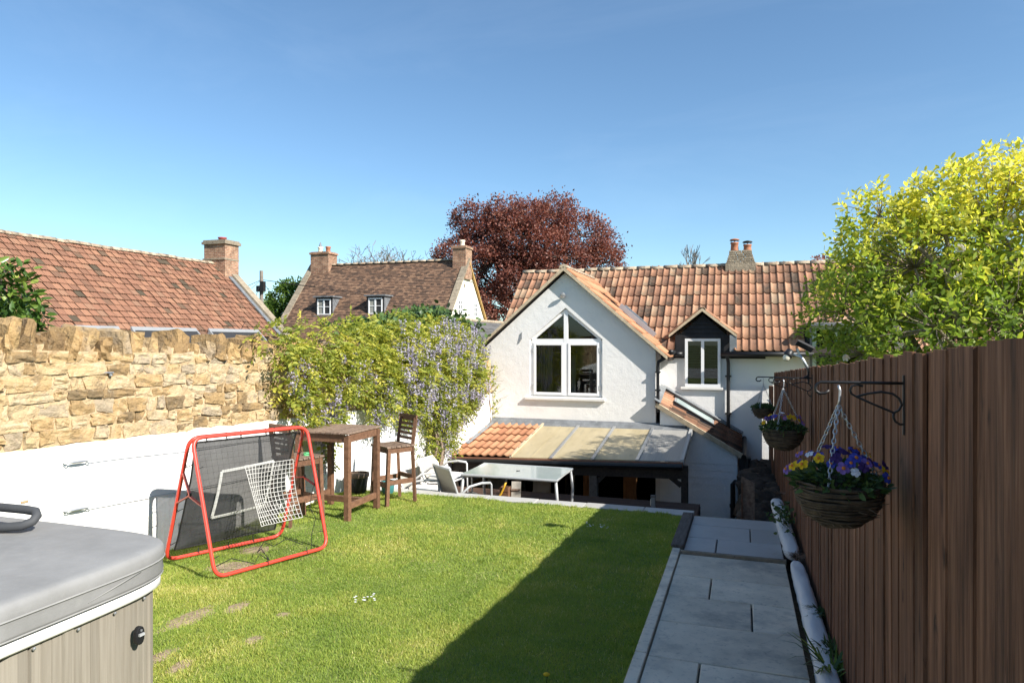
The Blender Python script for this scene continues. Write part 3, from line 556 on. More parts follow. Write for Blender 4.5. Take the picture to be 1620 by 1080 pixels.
def tile_geo(w, L, prof, lift=.022, th=.014, n=None):
    """prof: list of (x, z) across the tile; lower end lifted over the course below"""
    k = len(prof); vs = []
    for (y, dz) in ((0, lift), (L, 0)):
        vs += [(x*w, y, z+dz) for x, z in prof]
    vs += [(x*w, 0, z+lift-th) for x, z in prof]
    fs = [(i, i+1, k+i+1, k+i) for i in range(k-1)] + [(2*k+i, 2*k+i+1, i+1, i) for i in range(k-1)]
    vs += [(0, 0, prof[0][1]+lift-th), (prof[-1][0]*w, 0, prof[-1][1]+lift-th)]
    fs += [(0, k, 3*k), (k-1, 3*k+1, 2*k-1)]
    return vs, fs
ROLL = [(0,.0),(.05,.021),(.14,.032),(.23,.026),(.33,.006),(.5,.0),(.8,.0),(.96,.003),(1.02,.012)]
WAVE = [(0,.028),(.12,.026),(.26,.012),(.42,.0),(.62,.0),(.78,.010),(.90,.022),(1.03,.028)]
TRIPLE = [(0,.024),(.07,.024),(.12,.0),(.30,.0),(.35,.024),(.42,.024),(.47,.0),(.64,.0),(.69,.024),(.76,.024),(.81,.0),(1.0,.0)]
def tile_object(w, L, prof, m, lift=.022, smooth=True):
    vs, fs = tile_geo(w, L, prof, lift); b = B().add(vs, fs); me = b.mesh('tile'); me.materials.append(m)
    k = len(prof)-1
    if smooth: me.polygons.foreach_set('use_smooth', [i < k for i in range(len(me.polygons))])
    return me
def run_tiles(b, S, w, g, n, rows, prof, keep=None, lift=.03, jit=.006, a0=0.):
    vs, fs = tile_geo(w, g*1.12, prof, lift)
    for r_ in range(rows):
        for c in range(n):
            if keep and not keep(c, r_): continue
            dz = rng.uniform(-jit, jit); dy = rng.uniform(-jit, jit)
            b.add([S.p(a0+c*w+x, r_*g+y+dy, z+dz) for x, y, z in vs], fs, min(1,max(0,rng.gauss(.52,.23))))
def brick_mat(name, c1, c2, mo, sx=.225, sz=.075):
    m = bpy.data.materials.new(name); m.use_nodes = True; N = m.node_tree.nodes; L = m.node_tree.links; b = N['Principled BSDF']
    g = N.new('ShaderNodeNewGeometry'); sp = N.new('ShaderNodeSeparateXYZ'); L.new(g.outputs['Position'], sp.inputs[0]); ad = N.new('ShaderNodeMath'); L.new(sp.outputs[0], ad.inputs[0]); L.new(sp.outputs[1], ad.inputs[1])
    cb = N.new('ShaderNodeCombineXYZ'); L.new(ad.outputs[0], cb.inputs[0]); L.new(sp.outputs[2], cb.inputs[1])
    t = N.new('ShaderNodeTexBrick'); L.new(cb.outputs[0], t.inputs['Vector']); t.inputs['Scale'].default_value = 1; t.inputs['Brick Width'].default_value = sx; t.inputs['Row Height'].default_value = sz; t.inputs['Mortar Size'].default_value = .009
    t.inputs['Color1'].default_value = (*c1, 1); t.inputs['Color2'].default_value = (*c2, 1); t.inputs['Mortar'].default_value = (*mo, 1)
    nz = N.new('ShaderNodeTexNoise'); nz.inputs['Scale'].default_value = 5; nz.inputs['Detail'].default_value = 6; L.new(g.outputs['Position'], nz.inputs['Vector'])
    mr = N.new('ShaderNodeMapRange'); mr.inputs['From Min'].default_value = .3; mr.inputs['From Max'].default_value = .7; mr.inputs['To Min'].default_value = .6; mr.inputs['To Max'].default_value = 1.35; L.new(nz.outputs['Fac'], mr.inputs[0])
    hv = N.new('ShaderNodeHueSaturation'); L.new(t.outputs['Color'], hv.inputs['Color']); L.new(mr.outputs[0], hv.inputs['Value']); L.new(hv.outputs[0], b.inputs['Base Color'])
    bp = N.new('ShaderNodeBump'); bp.inputs['Distance'].default_value = .02; bp.inputs['Strength'].default_value = .7; bp.invert = True; L.new(t.outputs['Fac'], bp.inputs['Height']); L.new(bp.outputs[0], b.inputs['Normal']); b.inputs['Roughness'].default_value = .9
    return m
m_brickwork = brick_mat('chimney_brickwork', (.25,.11,.065), (.34,.185,.11), (.40,.33,.24))

# ------------------------------------------------------------------ the white cottage
VG, VM = 13.6, 14.5
cot = empty('cottage', (-2,14.5,-2.3), 'white rendered cottage with clay tiled roof, front gable and arched-top gable window', 'house')
gl, gr, gx, ga = -5.16, -1.61, -3.44, 3.2                   # gable: left, right, ridge, apex
WIN = [(-4.19,.665),(-2.665,.665),(-2.665,1.845),(-3.43,2.49),(-4.19,1.845)]
pv = lambda pts, v: [(u, v, z) for u, z in pts]
gw = B(); OUT = [(gl,-.2),(gr,-.2),(gr,1.70),(gx,ga),(gl,1.70)]
for i in range(5):                                          # wall round the pentagonal window, with its reveals
    j = (i+1) % 5; q = [(*(OUT[k]),0) for k in (i, j)]; h_ = [WIN[j], WIN[i]]
    gw.add([(u, VG, z) for u, z in (OUT[i], OUT[j], WIN[j], WIN[i])]+[(u, VG+.28, z) for u, z in (OUT[i], OUT[j], WIN[j], WIN[i])], [(0,1,2,3),(7,6,5,4),(2,6,7,3),(0,4,5,1)])
gw.span((gl,VG,-2.3),(-4.75,VG+.28,-.2)); gw.span((-1.31,VG,-2.3),(gr,VG+.28,-.2)); gw.span((-4.75,VG,-.42),(-1.31,VG+.28,-.2))
part(cot, 'gable_wall', gw, m_white, fixn=False)
part(cot, 'side_wall', B().span((gl,VG+.282,-2.3),(gl+.25,18.4,1.68)), m_white)
part(cot, 'side_wall', B().span((gr-.25,VG+.282,-2.3),(gr,VM+.2,1.68)), m_white)
DW = (-1.115,-.415,.87,1.86)                                # dormer window u0,u1,z0,z1
mw = pane_wall(pv([(gr,-2.3),(1.27,-2.3),(1.27,1.56),(DW[1],1.56),(DW[1],DW[2]),(DW[0],DW[2]),(DW[0],1.56),(gr,1.56)], VM), [], (0,.28,0))
part(cot, 'main_wall', mw, m_white)
part(cot, 'right_wall', B().span((1.272,VM+.03,-2.3),(7,VM+.3,1.56)), m_white)
part(cot, 'fascia', B().span((gr+.01,VM-.03,1.455),(-1.125,VM-.003,1.585)).span((-.405,VM-.03,1.455),(.44,VM-.003,1.585)).span((.44,VM-.03,1.525),(1.27,VM-.003,1.585)), m_blackboard)
part(cot, 'back_wall', B().span((gl,18.4,-2.3),(7,18.6,1.6)), m_white)
# rooms behind the glass
part(cot, 'interior', B().prism([(-4.85,15.6,.3),(-1.9,15.6,.3),(-1.9,15.6,1.6),(-3.44,15.6,2.95),(-4.85,15.6,1.75)], (0,.05,0)).span((-4.85,13.9,.28),(-1.9,15.6,.3)).span((-4.88,13.9,.3),(-4.85,15.6,2.0)).span((-1.9,13.9,.3),(-1.88,15.6,2.0)), m_room)
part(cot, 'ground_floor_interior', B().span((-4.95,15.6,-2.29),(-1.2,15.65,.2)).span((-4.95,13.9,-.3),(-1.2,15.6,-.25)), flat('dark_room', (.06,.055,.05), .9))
cu = B()
for (u0, u1, v0) in ((-4.15,-3.80,13.98),(-2.98,-2.70,14.0)):
    n = 28; vs = []
    for i in range(n+1):
        u_ = u0+(u1-u0)*i/n; d_ = .03*math.sin(i*1.5)
        vs += [(u_+.12*(1 if u0 < -3.5 else 0)*math.sin(i)*.1, v0+d_, .45), (u_, v0+d_*.7, 1.95)]
    cu.add(vs, [(2*i, 2*i+2, 2*i+3, 2*i+1) for i in range(n)])
part(cot, 'curtain', cu, m_curtain, smooth=True, fixn=False)
part(cot, 'door_frame_inside', B().span((-3.72,15.3,.3),(-3.62,15.36,1.75)).span((-3.02,15.5,.3),(-2.96,15.55,1.9)).span((-3.35,15.5,.3),(-3.3,15.55,1.9)), m_upvc)
part(cot, 'chair_back_inside', B().prism([(-3.72+.13*math.cos(a)*(1+.3*math.sin(a)), 14.3, .92+.17*math.sin(a)) for a in [6.283*i/16 for i in range(16)]], (0,.02,0)), m_orangewood)
# gable window
gwn = part(cot, 'gable_window', B().prism([(u,13.66,z) for u, z in ((-4.185,.67),(-4.185,.72),(-2.67,.72),(-2.67,.67))], (0,.07,0)), m_upvc)
def fr(b, a, c, wd, v0, dp): b.bar((a[0],v0,a[1]), (c[0],v0,c[1]), dp, wd, up=(0,1,0)); return b
fb = B()
def frame_bar(a, c, wd, v=13.68, d=.07):
    A = Vector((a[0],v,a[1])); C_ = Vector((c[0],v,c[1])); t = (C_-A).normalized(); s_ = Vector((-t.z,0,t.x))*wd/2; y = Vector((0,d/2,0)); e = t*0
    p = [q+i*s_+j*y for q in (A-e, C_+e) for i, j in ((-1,-1),(1,-1),(1,1),(-1,1))]
    return p, [(3,2,1,0),(4,5,6,7),(0,1,5,4),(1,2,6,5),(2,3,7,6),(3,0,4,7)]
for a, c, wd, v_, d_ in (((-4.155,.69),(-4.155,1.83),.06,13.68,.07), ((-2.70,.69),(-2.70,1.83),.06,13.68,.07), ((-4.15,1.81),(-2.70,1.81),.09,13.674,.075), ((-3.43,.69),(-3.43,2.43),.085,13.668,.07),
                     ((-4.16,1.835),(-3.41,2.455),.06,13.681,.068), ((-2.695,1.835),(-3.45,2.455),.06,13.683,.066)): fb.add(*frame_bar(a, c, wd, v_, d_))
ob('frame', fb, m_upvc, gwn)
for u0, u1 in ((-4.12,-3.475),(-3.385,-2.735)):
    s_ = B()
    for a, c in (((u0+.025,.70),(u0+.025,1.77)), ((u1-.025,.70),(u1-.025,1.77))): s_.add(*frame_bar(a, c, .05, 13.645, .05))
    for a, c in (((u0+.05,.725),(u1-.05,.725)), ((u0+.05,1.745),(u1-.05,1.745))): s_.add(*frame_bar(a, c, .05, 13.646, .048))
    ob('sash', s_, m_upvc, gwn, bevel=.006); ob('pane', B().span((u0+.04,13.648,.74),(u1-.04,13.654,1.735)), m_glass, gwn)
    for zh in (.86,1.62): ob('hinge', B().box((u0-.012 if u0 < -4 else u1+.012,13.63,zh),(.03,.03,.10)), m_greymetal, gwn)
ob('pane', B().prism([(u,13.672,z) for u, z in ((-4.06,1.85),(-3.475,1.85),(-3.475,2.36))], (0,.006,0)), m_glass, gwn)
ob('pane', B().prism([(u,13.672,z) for u, z in ((-3.385,1.85),(-2.80,1.85),(-3.385,2.36))], (0,.006,0)), m_glass, gwn)
ob('sill', B().prism([(-4.29,13.74,.665),(-4.29,13.535,.645),(-4.29,13.535,.595),(-4.29,13.60,.595),(-4.29,13.74,.60)], (1.69,0,0)), m_sill, gwn, bevel=.006)
part(cot, 'floodlight', B().lathe([(.001,-.02),(.05,-.02),(.058,0),(.05,.02),(.02,.03),(.001,.03)], (0,0,0), 14), m_galv, rot=None)
fl = [o for o in cot.children if o.name.startswith('floodlight')][0]; fl.rotation_euler = (R(115),0,R(25)); fl.location = Vector((-3.47,13.53,2.74))-Vector(cot.location)
part(cot, 'alarm_vent', B().prism([(-4.42,VG-.004,1.77),(-4.36,VG-.004,2.0),(-4.36,VG-.004,1.86)], (0,-.02,0)), m_velux)

# gable roof
tp = (ga-1.70)/(gx-gl); sl_ = math.atan(tp); cs, sn = math.cos(sl_), math.sin(sl_)
GZ = 3.30; GF = VG-.13                                      # ridge height of the tiles' bed and front verge
gro = part(cot, 'gable_roof', B().add([(gx,GF,GZ),(gx,16.3,GZ),(gr+.26,16.3,GZ-tp*(gr+.26-gx)),(gr+.26,GF,GZ-tp*(gr+.26-gx)),(gx,GF,GZ-.06),(gx,16.3,GZ-.06),(gr+.26,16.3,GZ-tp*(gr+.26-gx)-.06),(gr+.26,GF,GZ-tp*(gr+.26-gx)-.06)],
            [(0,1,2,3),(4,7,6,5),(0,3,7,4),(3,2,6,7)]).add([(gx-.001,GF,GZ),(gx-.001,16.3,GZ),(gl-.12,16.3,GZ-tp*(gx-gl+.12)),(gl-.12,GF,GZ-tp*(gx-gl+.12)),(gx-.001,GF,GZ-.06),(gx-.001,16.3,GZ-.06),(gl-.12,16.3,GZ-tp*(gx-gl+.12)-.06),(gl-.12,GF,GZ-tp*(gx-gl+.12)-.06)],
            [(0,3,2,1),(4,5,6,7),(0,4,7,3),(3,7,6,2)]), m_darkwood, fixn=False)
ob('verge', B().prism([(gx,GF-.012,GZ+.02),(gr+.24,GF-.012,GZ+.02-tp*(gr+.24-gx)),(gr+.24,GF-.012,GZ-.05-tp*(gr+.24-gx)),(gx,GF-.012,GZ-.06)], (0,.05,0)), m_mortar_pale, gro)
ob('verge', B().prism([(gx,GF-.012,GZ+.02),(gl-.1,GF-.012,GZ+.02-tp*(gx-gl+.1)),(gl-.1,GF-.012,GZ-.05-tp*(gx-gl+.1)),(gx,GF-.012,GZ-.06)], (0,.05,0)), m_mortar_pale, gro)
# main roof bed
MS = Slope((-5.25,14.26,1.60), (1,0,0), (0,2.24,1.95)); mslen = math.hypot(2.24,1.95)
rbed = B()
for u0, u1, v0 in ((-5.25,-1.33,14.26),(-1.33,-.20,14.95),(-.20,7.25,14.26)):
    z0 = 1.58+(v0-14.26)*1.95/2.24; rbed.prism([(u0,v0,z0),(u0,16.5,3.53),(u0,16.5,3.47),(u0,v0,z0-.05)], (u1-u0,0,0))
rbed.prism([(-5.25,16.5,3.53),(-5.25,18.75,1.58),(-5.25,18.75,1.53),(-5.25,16.5,3.47)], (12.5,0,0))
roof = part(cot, 'main_roof', rbed, m_darkwood, fixn=False)
PW = .1455; GA = mslen/8
t_main = tile_object(PW, GA*1.13, ROLL, m_tile)
mz = lambda v: 1.60+(v-14.26)*1.95/2.24
gzr = lambda u: GZ-tp*abs(u-gx)
dz_ = lambda u: 2.46-abs(u+.765)*.80                        # dormer roof surface height
mj = B(); nmain = 0; vs_, fs_ = tile_geo(PW, GA*1.13, ROLL)
for r_ in range(8):
    for c in range(85):
        a = c*PW; q = MS.p(a+PW/2, (r_+.5)*GA); top = MS.p(a+PW/2, (r_+1)*GA)
        if top.z < gzr(q.x)-.13 and q.x > gl-.2 and q.x < gr+.2: continue
        if abs(q.x+.765) < .60 and q.z < dz_(q.x)-.12 and q.z < 2.3: continue
        if 1.2 < q.x < 2.25 and q.z < 2.12: continue
        o_ = MS.p(a, r_*GA+rng.uniform(-.008,.008), rng.uniform(0,.008))
        if q.x < 1.75 and nmain < 300:
            share('tile', t_main, roof, o_, MS.rot); nmain += 1
        else: mj.add([o_+MS.x*x+MS.y*y+MS.n*z for x, y, z in vs_], fs_, rng.random())
ob('hidden_tiles', mj, m_tilej, roof, kind='stuff', fixn=False)
b = B(); b.prism([(-5.27,14.27,1.60),(-5.27,16.5,3.55),(-5.27,16.5,3.49),(-5.27,14.27,1.54)], (.045,0,0)); ob('verge', b, m_mortar_pale, roof)
def ridge_piece(L_, r0=.075, lift=.0):
    b = B(); vs = []; k = 9
    for x in (0, L_):
        for rr in (r0, r0-.015):
            for i in range(k): a = math.pi*(i/(k-1)); vs.append((x, rr*1.25*math.cos(a), rr*math.sin(a)))
    fs = [(i, i+1, 2*k+i+1, 2*k+i) for i in range(k-1)] + [(i, k+i, k+i+1, i+1) for i in range(k-1)] + [(2*k+i, 2*k+i+1, 3*k+i+1, 3*k+i) for i in range(k-1)]
    return prep(b.add(vs, fs), m_ridge, True)
rp = ridge_piece(.31)
for i in range(38): share('ridge_tile', rp, roof, (-5.25+i*.318, 16.5, 3.525+rng.uniform(-.006,.006)), (0,rng.gauss(0,.012),0))
# right slope of the gable roof, tiles seen edge-on
gsl = math.hypot(gr+.26-gx, tp*(gr+.26-gx)); GS = Slope((gr+.27,GF,GZ-tp*(gr+.27-gx)+.01), (0,1,0), (-1,0,tp)); GG = gsl/8
t_gab = tile_object(PW, GG*1.13, ROLL, m_tile_new)
for r_ in range(8):
    for c in range(19):
        q = GS.p((c+.5)*PW, (r_+.5)*GG)
        if mz(q.y) > q.z+.10: continue
        if 2.02 < q.z < 2.78 and 14.35 < q.y < 15.0: continue
        share('tile', t_gab, gro, GS.p(c*PW, r_*GG+rng.uniform(-.006,.006), rng.uniform(0,.006)), GS.rot)
GL = Slope((gl-.13,16.2,GZ-tp*(gx-gl+.13)+.01), (0,-1,0), (1,0,tp)); lj = B()
GGL = math.hypot(gx-gl+.13, tp*(gx-gl+.13))/8*.985
run_tiles(lj, GL, PW, GGL, 18, 8, ROLL, keep=lambda c, r_: mz(GL.p((c+.5)*PW,0).y) < GL.p(0,(r_+.5)*GGL).z+.1); ob('left_slope_tiles', lj, m_tilej, gro, kind='stuff', fixn=False)
for i in range(9): share('ridge_tile', rp, gro, (gx, GF-.01+i*.318, GZ-.005), (0,0,math.pi/2))
ob('ridge_end', B().prism([(gx+.088*math.cos(a), GF-.012, GZ-.006+.066*math.sin(a)) for a in [math.pi*i/10 for i in range(11)]], (0,.02,0)), m_mortar_pale, gro)
sk = part(cot, 'roof_window', B().prism([GS.p(.93,.62,.03),GS.p(.93,1.50,.03),GS.p(1.45,1.50,.03),GS.p(1.45,.62,.03)], GS.n*.05), m_velux)
for a0, a1, b0, b1 in ((.90,.97,.58,1.54),(1.41,1.48,.58,1.54)): ob('frame', B().prism([GS.p(a0,b0,.04),GS.p(a0,b1,.04),GS.p(a1,b1,.04),GS.p(a1,b0,.04)], GS.n*.10), m_alu, sk)
ob('pane', B().prism([GS.p(.98,.66,.115),GS.p(.98,1.48,.115),GS.p(1.40,1.48,.115),GS.p(1.40,.66,.115)], GS.n*.004), m_solar, sk)
# gutters and downpipes
part(cot, 'gutter', B().tube([(.44-.85,14.22,1.545),(1.30,14.22,1.555)], .05, 10).tube([(gr+.27,14.22,1.545),(-1.15,14.22,1.545)], .05, 10), m_black, smooth=True)
part(cot, 'side_gutter', B().tube([(gr+.30,GF+.02,1.60),(gr+.30,14.2,1.58)], .045, 10), m_black, smooth=True)
part(cot, 'downpipe', B().tube([(gr+.28,13.62,1.58),(gr+.22,13.56,1.50),(gr+.06,13.55,1.40),(gr+.05,13.55,1.30),(gr+.05,13.55,.42)], .034, 10).box((gr+.05,13.55,1.2),(.10,.10,.03)).box((gr+.05,13.55,.85),(.10,.10,.03)), m_black, smooth=False)
part(cot, 'downpipe', B().tube([(-.29,14.25,1.53),(-.27,14.36,1.42),(-.265,14.44,1.36),(-.265,14.44,.06)], .034, 10).box((-.265,14.45,1.10),(.12,.08,.03)).box((-.265,14.45,.35),(.12,.08,.03)), m_black)
# dormer with black boards and a pale barge
for u0, u1 in ((-1.31,-1.12),(-.41,-.235)): part(cot, 'dormer_cheek', B().span((u0,14.43,1.50),(u1,14.9,1.93)), m_blackboard)
dg = part(cot, 'dormer_gable', B().prism([(-1.30,14.46,1.87),(-.23,14.46,1.87),(-.765,14.46,2.36)], (0,.06,0)), m_blackboard)
for i in range(5):
    z = 1.88+i*.088; h = .53*(1-(i*.088)/.46)
    if h > .06: ob('weatherboard', B().add([(-.765-h,14.455,z),(-.765+h,14.455,z),(-.765+max(h-.09,.01),14.455,z+.083),(-.765-max(h-.09,.01),14.455,z+.083),(-.765-h,14.435,z),(-.765+h,14.435,z)], [(4,5,2,3),(0,1,5,4)]), m_blackboard, dg, fixn=False)
dr = part(cot, 'dormer_roof', B().prism([(-1.42,14.30,1.93),(-.765,14.30,2.46),(-.11,14.30,1.93),(-.11,14.30,1.885),(-.765,14.30,2.415),(-1.42,14.30,1.885)], (0,1.0,0)), m_darkwood)
tm = tile_object(PW, math.hypot(.665,.53)/2*1.12, ROLL, m_tile)
for s_ in (-1, 1):
    ob('barge', B().prism([(-.765,14.27,2.475),(-.765+s_*.66,14.27,1.94),(-.765+s_*.66,14.27,1.885),(-.765,14.27,2.41)], (0,.035,0)), m_mortar_pale, dr)
    D_ = Slope((-.765+s_*.665,14.30 if s_ > 0 else 15.17,1.93), (0,s_,0), (-s_*.665,0,.53)); dd = math.hypot(.665,.53)/2
    for r_ in range(2):
        for c in range(6): share('tile', tm, dr, D_.p(c*PW, r_*dd, .004), D_.rot)
for i in range(3): share('ridge_tile', rp, dr, (-.765, 14.28+i*.318, 2.44), (0,0,math.pi/2), (1,.8,.8))
part(cot, 'lead_apron', B().span((-.235,14.28,1.60),(-.10,14.34,1.93)), m_lead)
dw = part(cot, 'dormer_window', B().span((DW[0]+.01,14.53,DW[2]),(DW[1]-.01,14.56,DW[2]+.03)), m_upvc)
fb = B()
for u0, u1, z0, z1 in ((DW[0],DW[0]+.055,.87,1.86),(DW[1]-.055,DW[1],.87,1.86),(DW[0]+.055,DW[1]-.055,1.805,1.86),(DW[0]+.055,DW[1]-.055,.87,.93),(-.795,-.735,.93,1.805)): fb.span((u0,14.44,z0),(u1,14.52,z1))
ob('frame', fb, m_upvc, dw)
for u0, u1 in ((DW[0]+.055,-.795),(-.735,DW[1]-.055)):
    ob('pane', B().span((u0,14.475,.93),(u1,14.481,1.805)), m_glass, dw)
    for i in range(17): ob('blind_slat', B().box(((u0+u1)/2,14.55,.955+i*.051),(u1-u0+.04,.046,.004),(R(-38),0,0)), m_slat, dw)
ob('blind_backing', B().span((DW[0],14.62,.87),(DW[1],14.64,1.86)), m_blind, dw)
ob('sill', B().span((DW[0]-.09,14.435,.815),(DW[1]+.05,14.56,.868)), m_sill, dw, bevel=.006)
# second dormer, lead roofed with a pale green frame, beside the magnolia
d2 = part(cot, 'lead_dormer', B().prism([(1.20,14.20,2.10),(1.20,15.2,2.14),(1.20,15.2,2.19),(1.20,14.20,2.15)], (1.06,0,0)), m_lead)
ob('cheek', B().span((1.25,14.42,1.30),(1.29,15.0,2.10)).span((2.14,14.42,1.30),(2.18,15.0,2.10)), m_lead, d2)
fb = B()
for u0, u1, z0, z1 in ((1.29,1.36,1.1,2.1),(2.07,2.14,1.1,2.1),(1.36,2.07,2.03,2.1),(1.36,2.07,1.1,1.17),(1.69,1.74,1.17,2.03)): fb.span((u0,14.40,z0),(u1,14.47,z1))
ob('frame', fb, m_palegreen, d2); ob('pane', B().span((1.36,14.43,1.17),(2.07,14.436,2.03)), m_darkglass, d2); ob('backing', B().span((1.3,14.7,1.1),(2.13,14.72,2.09)), m_blind, d2)
# chimney on the ridge, courses of stone stepping inwards, two capped pots
ch = part(cot, 'chimney', B().span((-.36,16.28,3.2),(.29,16.72,3.56)), m_stonegrey)
z = 3.55
for i in range(6):
    k = .318-.016*i+ (.012 if i == 5 else 0); u = -.035-k
    while u < -.035+k-.02:
        L_ = min(rng.uniform(.12,.24), -.035+k-u)
        if -.035+k-u-L_ < .07: L_ = -.035+k-u
        ob('stone_course', B().box((u+L_/2,16.5,z+.027),(L_-.008,.44-.03*i,.047)), m_stonegrey, ch, bevel=.006); u += L_
    z += .054
for u_, h, cm in ((-.165,.16,m_terra),(.115,.10,m_terra)):
    p_ = part(cot, 'chimney_pot', B().lathe([(.085,0),(.09,.02),(.085,h*.4),(.08,h),(.092,h+.01),(.092,h+.04),(.065,h+.04),(.065,0)], (u_,16.5,3.87), 16), cm, smooth=True)
    ob('cowl', B().lathe([(.10,h+.085),(.115,h+.09),(.09,h+.115),(.03,h+.13),(.001,h+.135)], (u_,16.5,3.87), 16), m_terra if h > .12 else m_iron, p_, smooth=True); 
    cb_ = B(); [cb_.tube([(u_+.075*math.cos(a),16.5+.075*math.sin(a),3.87+h+.03),(u_+.075*math.cos(a),16.5+.075*math.sin(a),3.87+h+.09)], .008, 5) for a in (0,1.57,3.14,4.71)]; ob('cowl_bracket', cb_, m_iron, p_)
# ground floor doors under the canopy
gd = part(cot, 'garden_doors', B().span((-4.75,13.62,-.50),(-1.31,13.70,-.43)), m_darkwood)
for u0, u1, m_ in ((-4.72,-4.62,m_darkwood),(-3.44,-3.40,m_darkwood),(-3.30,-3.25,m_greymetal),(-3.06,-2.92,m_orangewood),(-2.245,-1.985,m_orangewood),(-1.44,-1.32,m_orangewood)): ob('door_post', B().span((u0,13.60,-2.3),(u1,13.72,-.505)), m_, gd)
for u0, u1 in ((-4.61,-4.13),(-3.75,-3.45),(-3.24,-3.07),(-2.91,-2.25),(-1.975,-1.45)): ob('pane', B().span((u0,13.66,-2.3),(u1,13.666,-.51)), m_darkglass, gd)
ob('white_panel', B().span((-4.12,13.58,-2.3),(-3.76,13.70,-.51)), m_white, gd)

# side lean-to roof and wall between gable and fence
LE = empty('side_lean_to', (-.8,13.5,-2.3), 'white boarded side lean-to with a mossy sloping tiled roof beside the passage', 'lean-to')
part(LE, 'front_wall', pane_wall(pv([(gr+.09,-2.3),(-.10,-2.3),(-.10,-.325),(gr+.09,.50)], 13.56), [], (0,.12,0)), m_whiteL)
for i in range(14):
    z0 = -.40-i*.135; part(LE, 'cladding_board', B().add([(gr+.52,13.558,z0),(-.085,13.558,z0),(-.085,13.551,z0-.132),(gr+.52,13.551,z0-.132),(gr+.52,13.558,z0-.132),(-.085,13.558,z0-.132)], [(0,1,2,3),(3,2,5,4)]), m_whiteL, fixn=False)
part(LE, 'side_wall', B().span((-.20,13.69,-2.3),(-.10,14.45,-.33)), m_white)
LS = Slope((-.02,13.47,-.315), (.0,1.0,.22), (-1.56,0,.905)); ll = math.hypot(1.56,.905)
lr = part(LE, 'roof', B().prism([LS.p(0,0,-.02),LS.p(1.06,0,-.02),LS.p(1.06,ll,-.02),LS.p(0,ll,-.02)], LS.n*-.05), m_darkwood)
tl_ = tile_object(.145, ll/6*1.13, ROLL, m_tile)
t_lea = tl_.copy(); t_lea.materials.clear(); m_tile_moss = M('mossy_brown_tile', [(0,(.06,.04,.03)), (.5,(.13,.075,.05)), (1,(.22,.11,.065))], ns=7, rough=.9, src='object', rand=.6, spots=[((.05,.05,.03), 9, .55, .7, .6)], bump=(.4, 50, .01), shift=True); t_lea.materials.append(m_tile_moss)
for r_ in range(6):
    for c in range(7):
        q = LS.p((c+.5)*.145, (r_+.5)*ll/6)
        if 2 <= r_ <= 4 and c in (3,4,5): continue
        me_ = tl_ if (r_ == 5 and c < 6) else t_lea
        share('tile', me_, lr, LS.p(c*.145+.02, r_*ll/6, .0), LS.rot)
ob('verge', B().prism([LS.p(-.03,-.02,.03),LS.p(-.03,ll,.03),LS.p(-.03,ll,-.06),LS.p(-.03,-.02,-.06)], LS.x*.05), m_mortar_pale, lr)
ob('flashing', B().prism([LS.p(1.0,0,.05),LS.p(1.0,ll,.05),LS.p(1.08,ll,.07),LS.p(1.08,0,.07)], LS.n*.02), m_lead, lr)
ob('top_flashing', B().prism([LS.p(-.04,ll-.06,.06),LS.p(1.06,ll-.06,.06),LS.p(1.06,ll+.08,.06),LS.p(-.04,ll+.08,.06)], LS.n*.015), m_lead, lr)
rw = part(LE, 'roof_window', B().prism([LS.p(.47,.62,.0),LS.p(.47,1.50,.0),LS.p(.90,1.50,.0),LS.p(.90,.62,.0)], LS.n*.05), m_velux)
ob('frame', B().prism([LS.p(.46,.60,.05),LS.p(.46,1.52,.05),LS.p(.52,1.52,.05),LS.p(.52,.60,.05)], LS.n*.03).prism([LS.p(.85,.60,.05),LS.p(.85,1.52,.05),LS.p(.91,1.52,.05),LS.p(.91,.60,.05)], LS.n*.03), m_black, rw)
ob('pane', B().prism([LS.p(.53,.66,.055),LS.p(.53,1.46,.055),LS.p(.84,1.46,.055),LS.p(.84,.66,.055)], LS.n*.005), m_tabletop, rw)
part(LE, 'gutter', B().tube([(.03,13.44,-.35),(.04,14.45,-.13)], .045, 8), m_black)
part(LE, 'downpipe', B().tube([(.10,13.5,-.40),(.08,13.48,-.80),(.0,13.47,-.83),(-.13,13.47,-.83),(-.17,13.47,-.88),(-.17,13.47,-2.2)], .042, 10).lathe([(.055,-.03),(.055,.03)], (-.17,13.47,-1.28), 10), m_black)
part(LE, 'hopper', B().prism([(-.06,13.50,-.38),(.16,13.50,-.38),(.14,13.50,-.95),(-.04,13.50,-.95)], (0,.25,0)), m_black)

# ------------------------------------------------------------------ canopy over the sunken courtyard
CA = empty('patio_canopy', (-3,11.5,-2.3), 'low veranda canopy with orange clay tiles and yellowed plastic roof panels', 'canopy')
def CP(u, s_, c=0.):                                        # s_: 0 at the eave, 1 at the house wall
    ze = -.285+.13*(u+5.05)/4.15; zt = .085+.02*(u+5.05)/4.15
    return Vector((u, 11.42+(13.58-11.42)*s_, ze+(zt-ze)*s_+c))
def cslab(u0, u1, s0, s1, c0, c1, b=None):
    b = b or B(); p = [CP(u, s_, c) for c in (c0, c1) for u, s_ in ((u0,s0),(u1,s0),(u1,s1),(u0,s1))]
    return b.add(p, [(3,2,1,0),(4,5,6,7),(0,1,5,4),(1,2,6,5),(2,3,7,6),(3,0,4,7)])
TW = .146; rowsn = 5; tcan = prep(B().add(*tile_geo(TW, 2.19/rowsn*1.10, WAVE, .03, .016)), m_tile_new)
tcan.polygons.foreach_set('use_smooth', [i < 7 for i in range(len(tcan.polygons))])
part(CA, 'tile_bed', cslab(-5.0,-3.86,0,1,-.06,-.012), m_darkwood)
cp_ = [o for o in CA.children if o.name.startswith('tile_bed')][0]
